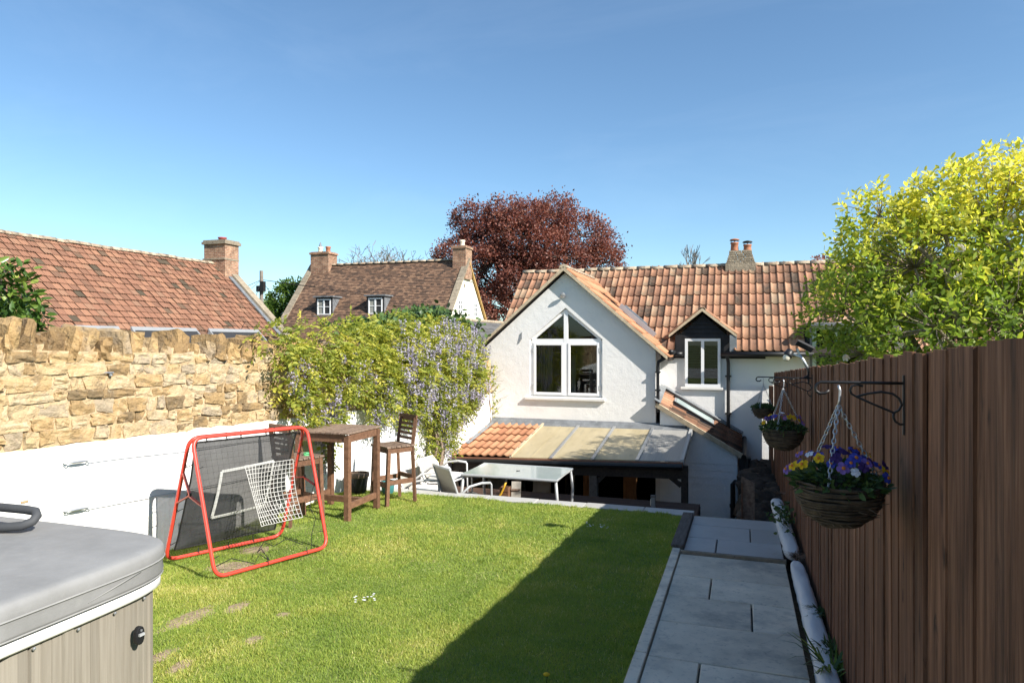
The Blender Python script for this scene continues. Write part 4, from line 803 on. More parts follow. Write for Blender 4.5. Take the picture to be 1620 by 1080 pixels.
for r_ in range(rowsn):
    for c in range(8):
        u = -5.03+c*TW; p = CP(u, r_/rowsn); q = CP(u, 1); e = CP(u+TW, r_/rowsn)
        S_ = Slope(p, e-p, q-p); share('tile', tcan, cp_, p, S_.rot)
ob('verge', cslab(-3.90,-3.855,0,1,-.02,.045), m_mortar_pale, cp_)
raf = [-3.855,-3.13,-2.40,-1.65,-.95]
for i in range(4): part(CA, 'roof_panel', cslab(raf[i]+.002,raf[i+1]-.002,-.005,.985,.0,.012), m_poly if i < 3 else m_polyg)
for i in (1,2,3): part(CA, 'glazing_bar', cslab(raf[i]-.027,raf[i]+.027,-.02,.99,.0125,.035), m_alu)
for i in (0,): part(CA, 'panel_seam', cslab(-3.50,-3.485,0,.97,.0125,.017), m_poly)
part(CA, 'edge_trim', cslab(-.955,-.90,-.01,1,-.05,.04), m_greymetal)
for u in raf+[-4.95,-4.4]: part(CA, 'rafter', cslab(u-.03,u+.03,.01,.98,-.14,-.062 if u < -3.86 else -.003), m_darkwood)
part(CA, 'fascia', cslab(-5.06,-.91,-.03,-.01,-.10,.0), flat('copper_edge', (.17,.075,.045), .6, .2))
part(CA, 'gutter', B().tube([CP(-5.08,-.06,-.04),CP(-.92,-.06,-.045)], .045, 8), m_black)
bmv = B(); p0 = CP(-5.05,0,0); p1 = CP(-.90,0,0); bmv.bar((p0.x,11.48,p0.z-.18),(p1.x,11.48,p1.z-.21), .12, .15); part(CA, 'front_beam', bmv, m_darkwood)
part(CA, 'wall_flashing', B().add([(-5.15,13.40,.065),(gr+.60,13.40,.085),(gr+.60,13.50,.13),(-5.15,13.50,.11),(gr+.60,13.594,.20),(-5.15,13.594,.20)], [(0,1,2,3),(3,2,4,5)]), m_lead, fixn=False)
part(CA, 'side_flashing', B().add([CP(-5.12,.3,.06),CP(-4.93,.3,.03),CP(-4.93,1,.03),CP(-5.12,1,.10)], [(0,1,2,3)]), m_lead)
part(CA, 'post', B().span((-.945,11.43,-2.3),(-.835,11.54,-.23)), m_darkwood, bevel=.008)
part(CA, 'post', B().span((-2.47,11.43,-2.3),(-2.33,11.56,-.33)), m_sleeper, bevel=.008)
part(CA, 'post', B().span((-5.0,11.43,-2.3),(-4.89,11.54,-.45)), m_darkwood, bevel=.008)
for a, c in (((-.945,-.56),(-1.20,-.36)),((-2.33,-.58),(-2.16,-.40))):
    b = B(); b.bar((a[0],11.48,a[1]),(c[0],11.48,c[1]), .07, .07); part(CA, 'brace', b, m_darkwood)

# ------------------------------------------------------------------ red tiled house behind the wall
LH = empty('red_roofed_house', (-22,18,-2.4), 'long house with weathered red tiled roof and brick end chimney behind the stone wall', 'house')
LHS = Slope((-19.75,8.0,1.98), (0,1,0), (-3.55,0,3.45)); lhl = math.hypot(3.55,3.45)
def lhx(u, v, z): return (u, v, z)
part(LH, 'wall', B().prism([(-19.95,8,-2.4),(-19.95,8,1.95),(-23.3,8,5.2),(-26.6,8,1.95),(-26.6,8,-2.4)], (0,18.1,0)), m_stonegrey)
lrf = part(LH, 'roof', B().add([(-19.74,7.8,1.93),(-19.74,26.1,1.93),(-23.3,26.1,5.39),(-23.3,7.8,5.39),(-26.9,7.8,1.93),(-26.9,26.1,1.93)], [(0,1,2,3),(3,2,5,4)]), m_darkwood)
lb = B(); run_tiles(lb, LHS, .30, lhl/16, 60, 16, TRIPLE, lift=.045, jit=.012); ob('roof_tiles', lb, m_tile_red, lrf, kind='stuff', fixn=False)
for i in range(40): share('ridge_tile', rp, lrf, (-23.3, 7.9+i*.455, 5.39+rng.uniform(-.02,.01)), (0,0,math.pi/2), (1.45,1.7,1.7))
b = B()
for i in range(9):
    t0, t1 = i/9, (i+1)/9-.004; p = lambda t, dz: (-19.55-3.75*t, 26.02, 1.88+3.64*t+dz)
    ob('coping_slab', B().prism([p(t0,0),p(t1,0),p(t1,.16),p(t0,.16)], (0,.42,0)), m_stonegrey, lrf)
ob('lead_soaker', B().prism([(-19.75,25.78,2.05),(-23.2,25.78,5.40),(-23.2,25.78,5.46),(-19.75,25.78,2.11)], (0,.22,0)), m_lead, lrf)
lch = part(LH, 'chimney', B().span((-23.75,25.55,4.6),(-22.55,26.45,6.30)), m_brickwork)
ob('cap', B().span((-23.83,25.47,6.30),(-22.47,26.53,6.42)).span((-23.78,25.52,6.42),(-22.52,26.48,6.50)), m_stonegrey, lch); ob('drip_course', B().span((-23.80,25.50,5.58),(-22.53,26.48,5.65)), m_stonegrey, lch)
ob('pot', B().lathe([(.16,0),(.17,.10),(.20,.12),(.20,.17),(.001,.17)], (-23.1,26.0,6.5), 14), flat('red_pot', (.30,.06,.05), .6), lch, smooth=True)
for v0, v1 in ((15.5,17.4),(18.0,20.83),(21.57,24.38)):
    a0 = v0-8; a1 = v1-8; g = part(LH, 'rooflight', B().prism([LHS.p(a0,-.4,.04),LHS.p(a0,.12,.12),LHS.p(a1,.12,.12),LHS.p(a1,-.4,.04)], LHS.n*.05), m_blind)
    ob('top_flashing', B().prism([LHS.p(a0-.05,.10,.12),LHS.p(a0-.05,.26,.14),LHS.p(a1+.05,.26,.14),LHS.p(a1+.05,.10,.12)], LHS.n*.07), m_velux, g)
    for aa in (a0-.06, a1): ob('side_frame', B().prism([LHS.p(aa,-.4,.0),LHS.p(aa,.16,.0),LHS.p(aa+.06,.16,.0),LHS.p(aa+.06,-.4,.0)], LHS.n*.19), m_velux, g)

# ------------------------------------------------------------------ brown tiled house with cream gable end
MH = empty('brown_roofed_house', (-18,32,-2.4), 'house with steep brown plain tiled roof, two small dormers and a cream gable end', 'house')
rt = 1.19; ev, ez, rv, rz_ = 29.2, 2.77-.8*rt, 32.72, 2.77+2.72*rt
part(MH, 'wall', B().prism([(-13.5,ev+.25,-2.4),(-13.5,ev+.25,ez+.2),(-13.5,rv,rz_-.1),(-13.5,2*rv-ev-.25,ez+.2),(-13.5,2*rv-ev-.25,-2.4)], (-9.2,0,0)), m_cream)
mrf = part(MH, 'roof', B().add([(-13.42,ev,ez),(-22.75,ev,ez),(-22.75,rv,rz_),(-13.42,rv,rz_),(-22.75,2*rv-ev,ez),(-13.42,2*rv-ev,ez)], [(0,3,2,1),(3,5,4,2)]), m_tile_brown, fixn=False)
MSl = Slope((-22.75,ev,ez), (1,0,0), (0,rv-ev,rz_-ez)); ml = math.hypot(rv-ev, rz_-ez); mb = B(); gg = .115; nr = int(ml/gg)
for r_ in range(nr+1):
    for c in range(53):
        a = c*.176+(.088 if r_ % 2 else 0)+rng.uniform(-.006,.006); dz = rng.uniform(0,.012); y = r_*gg
        mb.add([MSl.p(a,y,.028+dz),MSl.p(a+.17,y,.028+dz),MSl.p(a+.17,y+gg+.01,.012),MSl.p(a,y+gg+.01,.012),MSl.p(a,y,.0),MSl.p(a+.17,y,.0)], [(0,1,2,3),(4,5,1,0)], rng.random())
ob('plain_tiles', mb, m_tile_brown, mrf, kind='stuff', fixn=False)
for i in range(20): share('ridge_tile', rp, mrf, (-22.6+i*.455, rv, rz_+.01), (0,0,0), (1.45,1.3,1.3))
for s_, un in ((-13.62,.34),(-22.98,.34)):
    for i in range(12):
        t0, t1 = i/12, (i+1)/12-.004; p = lambda t: (s_, ev-.02+(rv-ev)*t, ez+(rz_-ez)*t)
        A, C_ = p(t0), p(t1); ob('verge_slab', B().prism([A, C_, (C_[0],C_[1],C_[2]+.12), (A[0],A[1],A[2]+.12)], (un,0,0)), m_stonegrey, mrf)
ob('rear_verge', B().prism([(-13.46,rv,rz_+.08),(-13.46,2*rv-ev,ez+.08),(-13.46,2*rv-ev,ez-.05),(-13.46,rv,rz_-.05)], (.10,0,0)), M('ochre_verge', [(.3,(.38,.22,.08)), (.7,(.55,.36,.15))], ns=3), mrf)
for u, wd, z1 in ((-22.1,1.15,6.75),(-13.75,.72,6.72)):
    c = part(MH, 'chimney', B().span((u-wd/2,rv-.42,5.0),(u+wd/2,rv+.42,z1)), m_brickwork); ob('cap', B().span((u-wd/2-.06,rv-.48,z1-.14),(u+wd/2+.06,rv+.48,z1-.04)), m_brickwork, c)
    for du in ((-.22,.28) if wd > 1 else (.0,)): ob('pot', B().lathe([(.13,0),(.12,.22),(.15,.25),(.15,.32),(.09,.32)], (u+du,rv,z1), 12), m_terra if du > 0 else m_cream, c, smooth=True)
ob('cowl', B().lathe([(.10,.30),(.03,.55),(.001,.60)], (-22.1-.22,rv,6.75), 10), m_lead, [o for o in MH.children if o.name.startswith('chimney')][0])
for u0, u1 in ((-20.98,-19.98),(-17.97,-16.98)):
    vf = 30.34; zb = 3.17; zt = 4.08
    d = part(MH, 'dormer', B().span((u0,vf+.02,zb-.2),(u1,31.4,zt)), m_lead)
    ob('roof_slab', B().span((u0-.1,vf-.12,zt),(u1+.1,31.5,zt+.07)), m_lead, d)
    ob('shutter', B().span((u0,vf,zb-.05),(u1,vf+.02,zt-.001)), m_blind, d)
    wn_ = ob('window', B().span((u0+.10,vf-.03,zb),(u0+.16,vf-.002,zt-.09)).span((u1-.16,vf-.03,zb),(u1-.10,vf-.002,zt-.09)).span((u0+.16,vf-.03,zt-.15),(u1-.16,vf-.002,zt-.09)).span((u0+.16,vf-.03,zb),(u1-.16,vf-.002,zb+.06)).span(((u0+u1)/2-.04,vf-.03,zb+.06),((u0+u1)/2+.04,vf-.002,zt-.15)), m_upvc, d)
    ob('glazing_bar', B().span((u0+.16,vf-.02,(zb+zt)/2-.05),((u0+u1)/2-.04,vf-.004,(zb+zt)/2-.02)).span(((u0+u1)/2+.04,vf-.02,(zb+zt)/2-.05),(u1-.16,vf-.004,(zb+zt)/2-.02)), m_upvc, d)
    ob('curtain', B().span((u0+.16,vf-.001,zb+.06),((u0+u1)/2-.04,vf+.001,zt-.2)), flat('net_curtain', (.30,.30,.27), .9), d)
    ob('sill', B().span((u0-.05,vf-.10,zb-.10),(u1+.05,vf+.02,zb-.04)), m_lead, d)
for v0, v1, z0, z1 in ((31.50,32.05,3.15,3.88),(33.62,34.20,3.10,3.83)):
    wd = part(MH, 'gable_window', B().span((-13.505,v0,z0),(-13.485,v1,z1)), m_blind)
    fb = B(); [fb.span((-13.49,a,z0),(-13.46,a+.07,z1)) for a in (v0,(v0+v1)/2-.035,v1-.07)]; [fb.span((-13.492,v0+.07,a),(-13.462,v1-.07,a+.05)) for a in (z0,(2*z0+z1)/3,(z0+2*z1)/3,z1-.05)]; ob('frame', fb, m_upvc, wd)
part(MH, 'wall_vent', B().span((-13.5,32.3,4.6),(-13.46,32.45,4.75)), m_stonegrey)
part(MH, 'wall_cable', B().tube([(-13.47,31.6,4.98),(-13.46,32.9,4.95),(-13.47,34.0,4.93)], .015, 4), m_greymetal)

# slate roofed outbuilding between the houses
SH = empty('slate_outbuilding', (-8,22,-2.4), 'low grey slate roofed outbuilding tucked beside the cream gable', 'outbuilding')
part(SH, 'wall', B().prism([(-8.7,20.1,-2.4),(-8.7,20.1,2.45),(-6.6,20.1,1.2),(-6.6,20.1,-2.4)], (0,7.4,0)), m_stonegrey)
srf = part(SH, 'roof', B().prism([(-8.75,19.95,2.50),(-6.4,19.95,1.10),(-6.4,19.95,1.04),(-8.75,19.95,2.42)], (0,7.7,0)), m_slate)
SS = Slope((-6.4,19.95,1.10), (0,1,0), (-2.35,0,1.40)); sn_ = math.hypot(2.35,1.40); sme = prep(B().add([(0,0,.018),(.345,0,.018),(.345,.27,.006),(0,.27,.006),(0,0,0),(.345,0,0)], [(0,1,2,3),(4,5,1,0)]), m_slate)
for r_ in range(int(sn_/.245)):
    for c in range(21): share('slate', sme, srf, SS.p(c*.355+(.17 if r_ % 2 else 0), r_*.245, rng.uniform(0,.004)), SS.rot)
ob('ridge_cap', B().tube([(-8.75,19.95,2.52),(-8.75,27.65,2.52)], .06, 8), m_ridge, srf)
# ------------------------------------------------------------------ hot tub
TUBC = (-3.495,1.49); TA = 1.045
def tub_out(t, off=0., n=8.0):
    c, s_ = math.cos(t), math.sin(t); f = lambda q: math.copysign(abs(q)**(2/n), q)
    return (TUBC[0]+(TA+off)*f(c), TUBC[1]+(TA+off)*f(s_))
ts = []                                                     # even spacing round the outline
_d = [tub_out(6.28318*i/4000) for i in range(4001)]; _l = [0.]
for i in range(4000): _l.append(_l[-1]+math.dist(_d[i], _d[i+1]))
def tub_at(sv, off=0.):
    sv %= _l[-1]; i = int(np.searchsorted(_l, sv)); return tub_out(6.28318*max(i-1,0)/4000, off)
PER = _l[-1]
tub = empty('hot_tub', (TUBC[0],TUBC[1],gz(1.5)), 'taupe clad hot tub with grey vinyl lid in the near left corner', 'hot tub')
def ring(b, loops, close_top=False, n=140):
    vs = [(*tub_at(PER*j/n, o), z) for o, z in loops for j in range(n)]
    fs = [(i*n+j, i*n+(j+1) % n, (i+1)*n+(j+1) % n, (i+1)*n+j) for i in range(len(loops)-1) for j in range(n)]
    if close_top: fs.append(tuple((len(loops)-1)*n+j for j in range(n)))
    return b.add(vs, fs)
part(tub, 'cabinet', ring(B(), [(-.040,-.1),(-.040,.70)]), m_tubwood, fixn=False)
part(tub, 'lip', ring(B(), [(-.06,.690),(-.004,.690),(.008,.70),(.008,.728),(-.004,.744),(-.08,.744)]), m_tublip, smooth=True, fixn=False)
nsl = 190
for i in range(nsl):
    s0 = PER*i/nsl; s1 = PER*(i+1)/nsl; mid = tub_at((s0+s1)/2)
    if mid[0] < -3.05: continue
    corner = i % 11 == 0
    o0 = -.020 if not corner else -.013; a, c = tub_at(s0+.003, o0), tub_at(s1-.003, o0); a2, c2 = tub_at(s0, -.039), tub_at(s1, -.039)
    b = B().add([(*a,-.09),(*c,-.09),(*c,.688),(*a,.688),(*a2,-.09),(*c2,-.09),(*c2,.688),(*a2,.688)], [(0,1,2,3),(4,0,3,7),(1,5,6,2)]); part(tub, 'slat', b, m_tubwood, fixn=False)
cov = part(tub, 'cover', ring(B(), [(-.02,.746),(.012,.748),(.018,.765),(.013,.80),(.020,.822),(.020,.858),(.014,.876),(.002,.884),(-.03,.888),(-.25,.894),(-.6,.902),(-.9,.905)], True), m_vinyl, smooth=True, fixn=False)
n = 160; ob('piping', B().tube([(*tub_at(PER*j/n, .020), .823) for j in range(n)], .0042, 5, True), m_vinylseam, cov, smooth=True)
ob('hem_piping', B().tube([(*tub_at(PER*j/n, .014), .750) for j in range(n)], .004, 5, True), m_vinylseam, cov, smooth=True)
ob('fold_crease', B().tube([(*tub_at(PER*.0985, .0185), .815),(*tub_at(PER*.085, .0180), .800),(*tub_at(PER*.066, .0185), .775)], [.003,.0035,.001], 5), m_vinylseam, cov, smooth=True)
for j in range(46):
    p = tub_at(PER*j/46, -.012)
    if p[0] > -2.9:
        s_ = part(tub, 'screw', B().lathe([(.001,.005),(.006,.003),(.007,0)], (0,0,0), 8), m_galv); s_.location = Vector((p[0]+.002,p[1],.675))-Vector(tub.location); s_.rotation_euler = (0,R(90),0)
lt = B(); lp_ = tub_at(PER*.0995, -.006)
lt.prism([(lp_[0]+.012+.0*a, lp_[1]+.022*math.cos(a), .545+.038*math.sin(a)*(1+.2*abs(math.cos(a)))) for a in [6.283*i/14 for i in range(14)]], (.022,0,0)); la = part(tub, 'latch', lt, m_black, bevel=.004)
ob('latch_slot', B().box((lp_[0]+.037,lp_[1],.55),(.012,.026,.010)), m_greymetal, la); ob('latch_screw', B().box((lp_[0]+.036,lp_[1],.568),(.006,.008,.008)), m_galv, la)
lf = B(); lf.tube([(-4.5,2.33,.99),(-3.30,2.385,.985),(-3.235,2.39,.98),(-3.205,2.375,.965),(-3.20,2.35,.945),(-3.225,2.32,.93),(-3.32,2.29,.92),(-4.5,2.12,.915)], .021, 10)
lbar = part(tub, 'cover_lifter', lf, flat('grey_foam_tube', (.055,.058,.062), .7), smooth=True)
part(tub, 'lifter_bracket', B().tube([(-4.46,2.34,-.05),(-4.48,2.33,.98)], .018, 8), m_black)

# ------------------------------------------------------------------ football rebounder
RB = empty('rebounder_net', (-4.2,5.05,gz(5)), 'red A-frame football rebounder with black mesh sheet and white target net', 'rebounder')
TL, TR = Vector((-4.335,4.515,1.0)), Vector((-3.965,5.565,.985)); BL, BR = Vector((-4.72,4.63,-.088)), Vector((-4.31,5.66,-.112)); FL, FR = Vector((-3.98,4.40,-.082)), Vector((-3.657,5.472,-.108))
def loop(A, B_, C_, D_, r0=.10, n=6):                        # rounded rectangle through four corners
    pts = []; cs_ = [A, B_, C_, D_]
    for i in range(4):
        p, q, s_ = cs_[i-1], cs_[i], cs_[(i+1) % 4]; a = q+(p-q).normalized()*r0; c = q+(s_-q).normalized()*r0
        for k in range(n+1): t = k/n; pts.append(a*(1-t)**2+q*2*t*(1-t)+c*t*t)
    return pts
off = Vector((.019,-.006,0))
part(RB, 'front_frame', B().tube(loop(TL+off, TR+off, FR, FL), .0165, 8, True), m_red, smooth=True)
part(RB, 'back_frame', B().tube(loop(TL-off, TR-off, BR, BL), .0165, 8, True), m_red, smooth=True)
at = lambda A, C_, t: A+(C_-A)*t
for T_, F_, K_, m_ in ((TL, FL, BL, m_redp), (TR, FR, BR, m_red)):
    jn = (at(T_,F_,.42)+at(T_,K_,.42))/2+Vector((0,0,-.02))
    for a in (at(T_,K_,.28 if T_ is TL else .46), at(T_,K_,.52), at(T_,F_,.50)):
        if T_ is TR and a == at(T_,K_,.52): continue
        b = B(); b.bar(a, jn if a != at(T_,F_,.50) else jn+Vector((0,0,-.01)), .022, .010); part(RB, 'brace', b, m_)
    part(RB, 'brace_bolt', B().lathe([(.001,-.02),(.010,-.018),(.010,.018),(.001,.02)], jn, 8), m_iron)
    b = B(); b.bar(jn, at(T_,F_,.50), .022, .010); 
SH_ = lambda s_, r_: at(at(TL,TR,s_), at(BL,BR,s_), r_)
FN = lambda s_, r_: at(at(TL,TR,s_), at(FL,FR,s_), r_)
b = B(); vs = []; n = 26; m_n = 26
for i in range(n+1):
    for j in range(m_n+1):
        s_ = .05+.87*i/n; r_ = .045+.88*j/m_n; s2 = s_-.015*math.sin(r_*3)*(1 if s_ > .5 else -1)*abs(s_-.5)*2; p = SH_(s2, r_)
        p += Vector((.045,0,0))*math.sin(math.pi*i/n)*math.sin(math.pi*j/m_n)+Vector((.012,0,0))*mnoise.noise(Vector((i*.5,j*.16,2))); vs.append(p)
b.add(vs, [(i*(m_n+1)+j, (i+1)*(m_n+1)+j, (i+1)*(m_n+1)+j+1, i*(m_n+1)+j+1) for i in range(n) for j in range(m_n)])
sh_ = part(RB, 'mesh_sheet', b, m_net, smooth=True, fixn=False)
hb = [p+Vector((.004,0,.004)) for p in [vs[i*(m_n+1)] for i in range(n+1)]+[vs[n*(m_n+1)+j] for j in range(m_n+1)]+[vs[i*(m_n+1)+m_n] for i in range(n,-1,-1)]+[vs[j] for j in range(m_n,-1,-1)]]
ob('hem', B().tube(hb[:-1], .008, 5, True), m_cord, sh_)
def tape(pts, wd, fn, lift):
    b = B()
    for (a, c) in zip(pts, pts[1:]+pts[:1]):
        d = Vector((c[0]-a[0], c[1]-a[1])).normalized(); nrm = Vector((-d.y, d.x))*wd; k = 8; vs = []
        for q in range(k+1):
            t = q/k; s_, r_ = a[0]+(c[0]-a[0])*t, a[1]+(c[1]-a[1])*t
            for e in (-1, 1): vs.append(fn(s_+nrm.x*e, r_+nrm.y*e)+lift)
        b.add(vs, [(2*q, 2*q+2, 2*q+3, 2*q+1) for q in range(k)])
    return b
def sheet_pt(s_, r_):
    p = SH_(s_, r_); i = (s_-.05)/.87; j = (r_-.045)/.88; return p+Vector((.058,0,0))*math.sin(math.pi*min(max(i,0),1))*math.sin(math.pi*min(max(j,0),1))
ob('target_square', tape([(.27,.30),(.72,.27),(.72,.66),(.27,.69)], .011, sheet_pt, Vector((.02,-.004,0))), m_whitetape, sh_)
# fine front net and the white target pocket
b = B()
for q in range(21):
    t = .04+.92*q/20
    for fixed in (0, 1):
        vs = []; k = 8
        for e in range(k+1):
            u_ = .04+.92*e/k; s_, r_ = (t, u_) if fixed == 0 else (u_, t); p = FN(s_, r_)+Vector((-.03,0,0))*math.sin(math.pi*s_)*math.sin(math.pi*r_)
            d = (TR-TL).normalized()*.0007 if fixed == 0 else Vector((0,0,.0007)); vs += [p-d, p+d]
        b.add(vs, [(2*e, 2*e+2, 2*e+3, 2*e+1) for e in range(k)])
part(RB, 'front_net', b, m_cord, fixn=False)
b = B()
PK = lambda i, j: FN(.40+.44*i+.05*j*(1-i), .26+.47*j)+Vector((-.10,.0,-.02))*math.sin(math.pi*i*.9)*math.sin(math.pi*j*.9)+Vector((-.02,0,0))
for q in range(15):
    t = q/14
    for fixed in (0, 1):
        pts = [PK(t, e/10) if fixed == 0 else PK(e/10, t) for e in range(11)]; pts = [p+Vector((0,.004*mnoise.noise(p*12),.004*mnoise.noise(p*15+Vector((9,0,0))))) for p in pts]; b.tube(pts, .0031, 4, caps=False)
part(RB, 'target_pocket', b, m_whitecord, fixn=False)
# bungee ties and slack cords
for t in (.12,.28,.40,.62,.70,.84,.93):
    p = at(TL,TR,t); part(RB, 'bungee_tie', B().tube([p+Vector((0,0,-.035)),p+Vector((.02,0,0)),p+Vector((.0,0,.02)),p+Vector((-.02,0,0)),p+Vector((.01,.01,-.045)),SH_(t,.05)], .0035, 5), m_cord)
for A, C_ in ((TL,BL),(TL,FL),(TR,BR),(TR,FR)):
    for t in (.22,.58,.86):
        p = at(A,C_,t); q = p+(TR-TL)*(.055 if A is TL else -.055); part(RB, 'bungee_tie', B().tube([p+Vector((0,0,.02)),p+Vector((.019,.0,.0)),p+Vector((0,0,-.02)),q], .0035, 5), m_cord)
for A, C_, ts_ in ((BL,BR,(.25,.5,.72)),(FL,FR,(.42,.78))):
    for t in ts_:
        p = at(A,C_,t); part(RB, 'bungee_tie', B().tube([p+Vector((-.02,0,0)),p+Vector((0,0,.021)),p+Vector((.02,0,0)),p+Vector((0,.01,.05))], .004, 5), m_cord)
cpts = [(FL,FR,.10,.01,.16),(FL,FR,.3,.025,-.02),(FL,FR,.42,.03,-.02),(FL,FR,.55,.06,.18),(FL,FR,.75,.05,.22),(FL,FR,.88,.05,.10)]
for k in range(2):
    pts = [at(FL,FR,t)+Vector((-o*(1+k*.4),0,abs(h)*.15+.03)) for (_, _, t, h, o) in (cpts[:3] if k == 0 else cpts[2:])]; part(RB, 'slack_cord', B().tube([pts[0]]+[(pts[i]+pts[i+1])/2+Vector((-.02,0,.06)) if j else pts[i] for i in range(len(pts)-1) for j in (0,1)][1:]+[pts[-1]], .004, 5), m_cord, smooth=True)
part(RB, 'slack_cord', B().tube([at(TR,FR,.46),at(TR,FR,.55)+Vector((-.04,-.03,0)),at(TR,FR,.66)+Vector((-.07,-.06,-.02)),at(TR,FR,.76)+Vector((-.04,-.04,0)),at(TR,FR,.88)+Vector((-.08,-.09,0)),at(FL,FR,.84)+Vector((0,0,.02))], .003, 5), m_cord)

# ------------------------------------------------------------------ bar table and two stools
BT = empty('bar_table', (-4.42,6.84,gz(6.84)), 'tall square brown wooden bar table with slatted top by the white wall', 'table', rz=0)
lp = lambda th, n, b, m, **k: ob(n, b, m, th, **k)             # local part
hw = .345
for sx in (-1,1):
    for sy in (-1,1): lp(BT, 'leg', B().box((sx*(hw-.03),sy*(hw-.03),.46),(.062,.062,.94)), m_oak, bevel=.004)
for s_ in (-1,1):
    lp(BT, 'apron', B().box((s_*(hw-.022),0,.895),(.022,2*hw-.13,.085)), m_oak); lp(BT, 'apron', B().box((0,s_*(hw-.022),.895),(2*hw-.13,.022,.085)), m_oak)
    lp(BT, 'foot_rail', B().box((s_*(hw-.03),0,.15),(.032,2*hw-.125,.065)), m_oak)
lp(BT, 'foot_rail', B().box((0,0,.15),(2*hw-.10,.045,.065)), m_oak)
for i in range(7): lp(BT, 'top_slat', B().box((-.3+i*.1,0,.952),(.092,2*hw+.03,.022)), m_oaktop, bevel=.004)
def stool(loc, rz, label):
    s_ = empty('bar_stool', (*loc, gz(loc[1])), label, 'stool', 'wooden bar stools at the bar table', rz)
    for sx in (-1,1):
        b = B(); b.bar((sx*.175,.20,0),(sx*.17,.17,.70), .042, .042, up=(0,1,0)); lp(s_, 'leg', b, m_oak)      # front leg
        b = B(); b.tube([(sx*.175,-.20,0),(sx*.17,-.165,.68),(sx*.17,-.215,1.03)], .026, 4); lp(s_, 'leg', b, m_oak)
        lp(s_, 'side_rail', B().box((sx*.172,.0,.27),(.026,.34,.055)), m_oak); lp(s_, 'seat_rail', B().box((sx*.172,0,.655),(.024,.33,.06)), m_oak)
    lp(s_, 'foot_rest', B().box((0,.19,.24),(.32,.03,.055)), m_oak); lp(s_, 'foot_rest', B().box((0,-.185,.30),(.32,.024,.05)), m_oak); lp(s_, 'seat_rail', B().box((0,.17,.655),(.32,.024,.06)), m_oak)
    for i in range(6): lp(s_, 'seat_slat', B().box((0,-.16+i*.068,.70),(.40,.06,.02)), m_oaktop, bevel=.003)
    for i in range(5): lp(s_, 'back_slat', B().box((0,-.178-.0105*i,.775+i*.058),(.31,.016,.034),(R(8),0,0)), m_oak)
    lp(s_, 'top_rail', B().box((0,-.214,1.045),(.385,.024,.04),(R(8),0,0)), m_oak); return s_
stool((-4.10,7.56), R(150), 'brown wooden bar stool with slatted back nearest the patio')
stool((-4.58,6.28), R(-20), 'brown wooden bar stool behind the red rebounder')
pot = empty('green_bottle_cap', (-4.50,6.33,gz(6.3)+.71), 'small green plastic lid lying on the bar stool behind the rebounder', 'lid'); ob('lid', B().lathe([(.03,0),(.032,.02),(.026,.032),(.001,.034)], n=12), flat('green_plastic', (.12,.5,.2), .4), pot, smooth=True)
# pots by the wall
pb = empty('plant_tub', (-4.80,7.90,gz(7.9)), 'black plastic plant tub with brown rim by the wall', 'pot')
ob('bowl', B().lathe([(.09,0),(.10,.02),(.125,.20),(.13,.23),(.115,.23),(.11,.20),(.001,.19)], n=20), m_blacktub, pb, smooth=True); ob('rim_band', B().lathe([(.128,.20),(.138,.21),(.138,.255),(.12,.255)], n=20), m_oaktop, pb, smooth=True); ob('compost', B().lathe([(.118,.235),(.001,.25)], n=16), m_soil, pb)
pt = empty('plant_tub', (-4.40,7.96,gz(7.96)), 'small teal glazed pot between stool legs and white wall', 'pot')
ob('bowl', B().lathe([(.06,0),(.075,.02),(.09,.12),(.09,.15),(.075,.15),(.07,.12),(.001,.115)], n=20), m_teal, pt, smooth=True); ob('rim', B().lathe([(.088,.14),(.096,.145),(.096,.165),(.078,.165)], n=20), m_teal, pt, smooth=True); ob('compost', B().lathe([(.078,.14),(.001,.15)], n=14), m_soil, pt)

# ------------------------------------------------------------------ terrace furniture
GT = empty('glass_table', (-3.0,9.17,TZ), 'rectangular frosted glass patio table with curved grey metal legs', 'table')
tw, td = .70,.465
lp(GT, 'glass_top', B().box((0,0,.728),(2*tw-.05,2*td-.05,.008)), m_tabletop)
fb = B().tube([(sx*(tw-.02),sy*(td-.02),.72) for sx, sy in ((-1,-1),(1,-1),(1,1),(-1,1))], .018, 8, True); lp(GT, 'top_frame', fb, m_greymetal)
for sx in (-1,1):
    for sy in (-1,1): lp(GT, 'leg', B().tube([(sx*(tw-.04),sy*(td-.05),.71),(sx*(tw-.015),sy*(td-.035),.45),(sx*(tw-.03),sy*(td-.03),.2),(sx*(tw-.06),sy*(td-.03),0)], .02, 8), m_greymetal, smooth=True)
    lp(GT, 'foot_rail', B().tube([(sx*(tw-.04),-td+.03,.12),(sx*(tw-.04),td-.03,.12)], .012, 6), m_greymetal)
lp(GT, 'foot_rail', B().tube([(-tw+.04,-td+.06,.10),(0,-td+.10,.14),(tw-.04,-td+.06,.10)], .014, 6), m_greymetal)
lp(GT, 'parasol_hole_cap', B().lathe([(.03,.733),(.028,.737),(.001,.737)], n=12), m_iron)
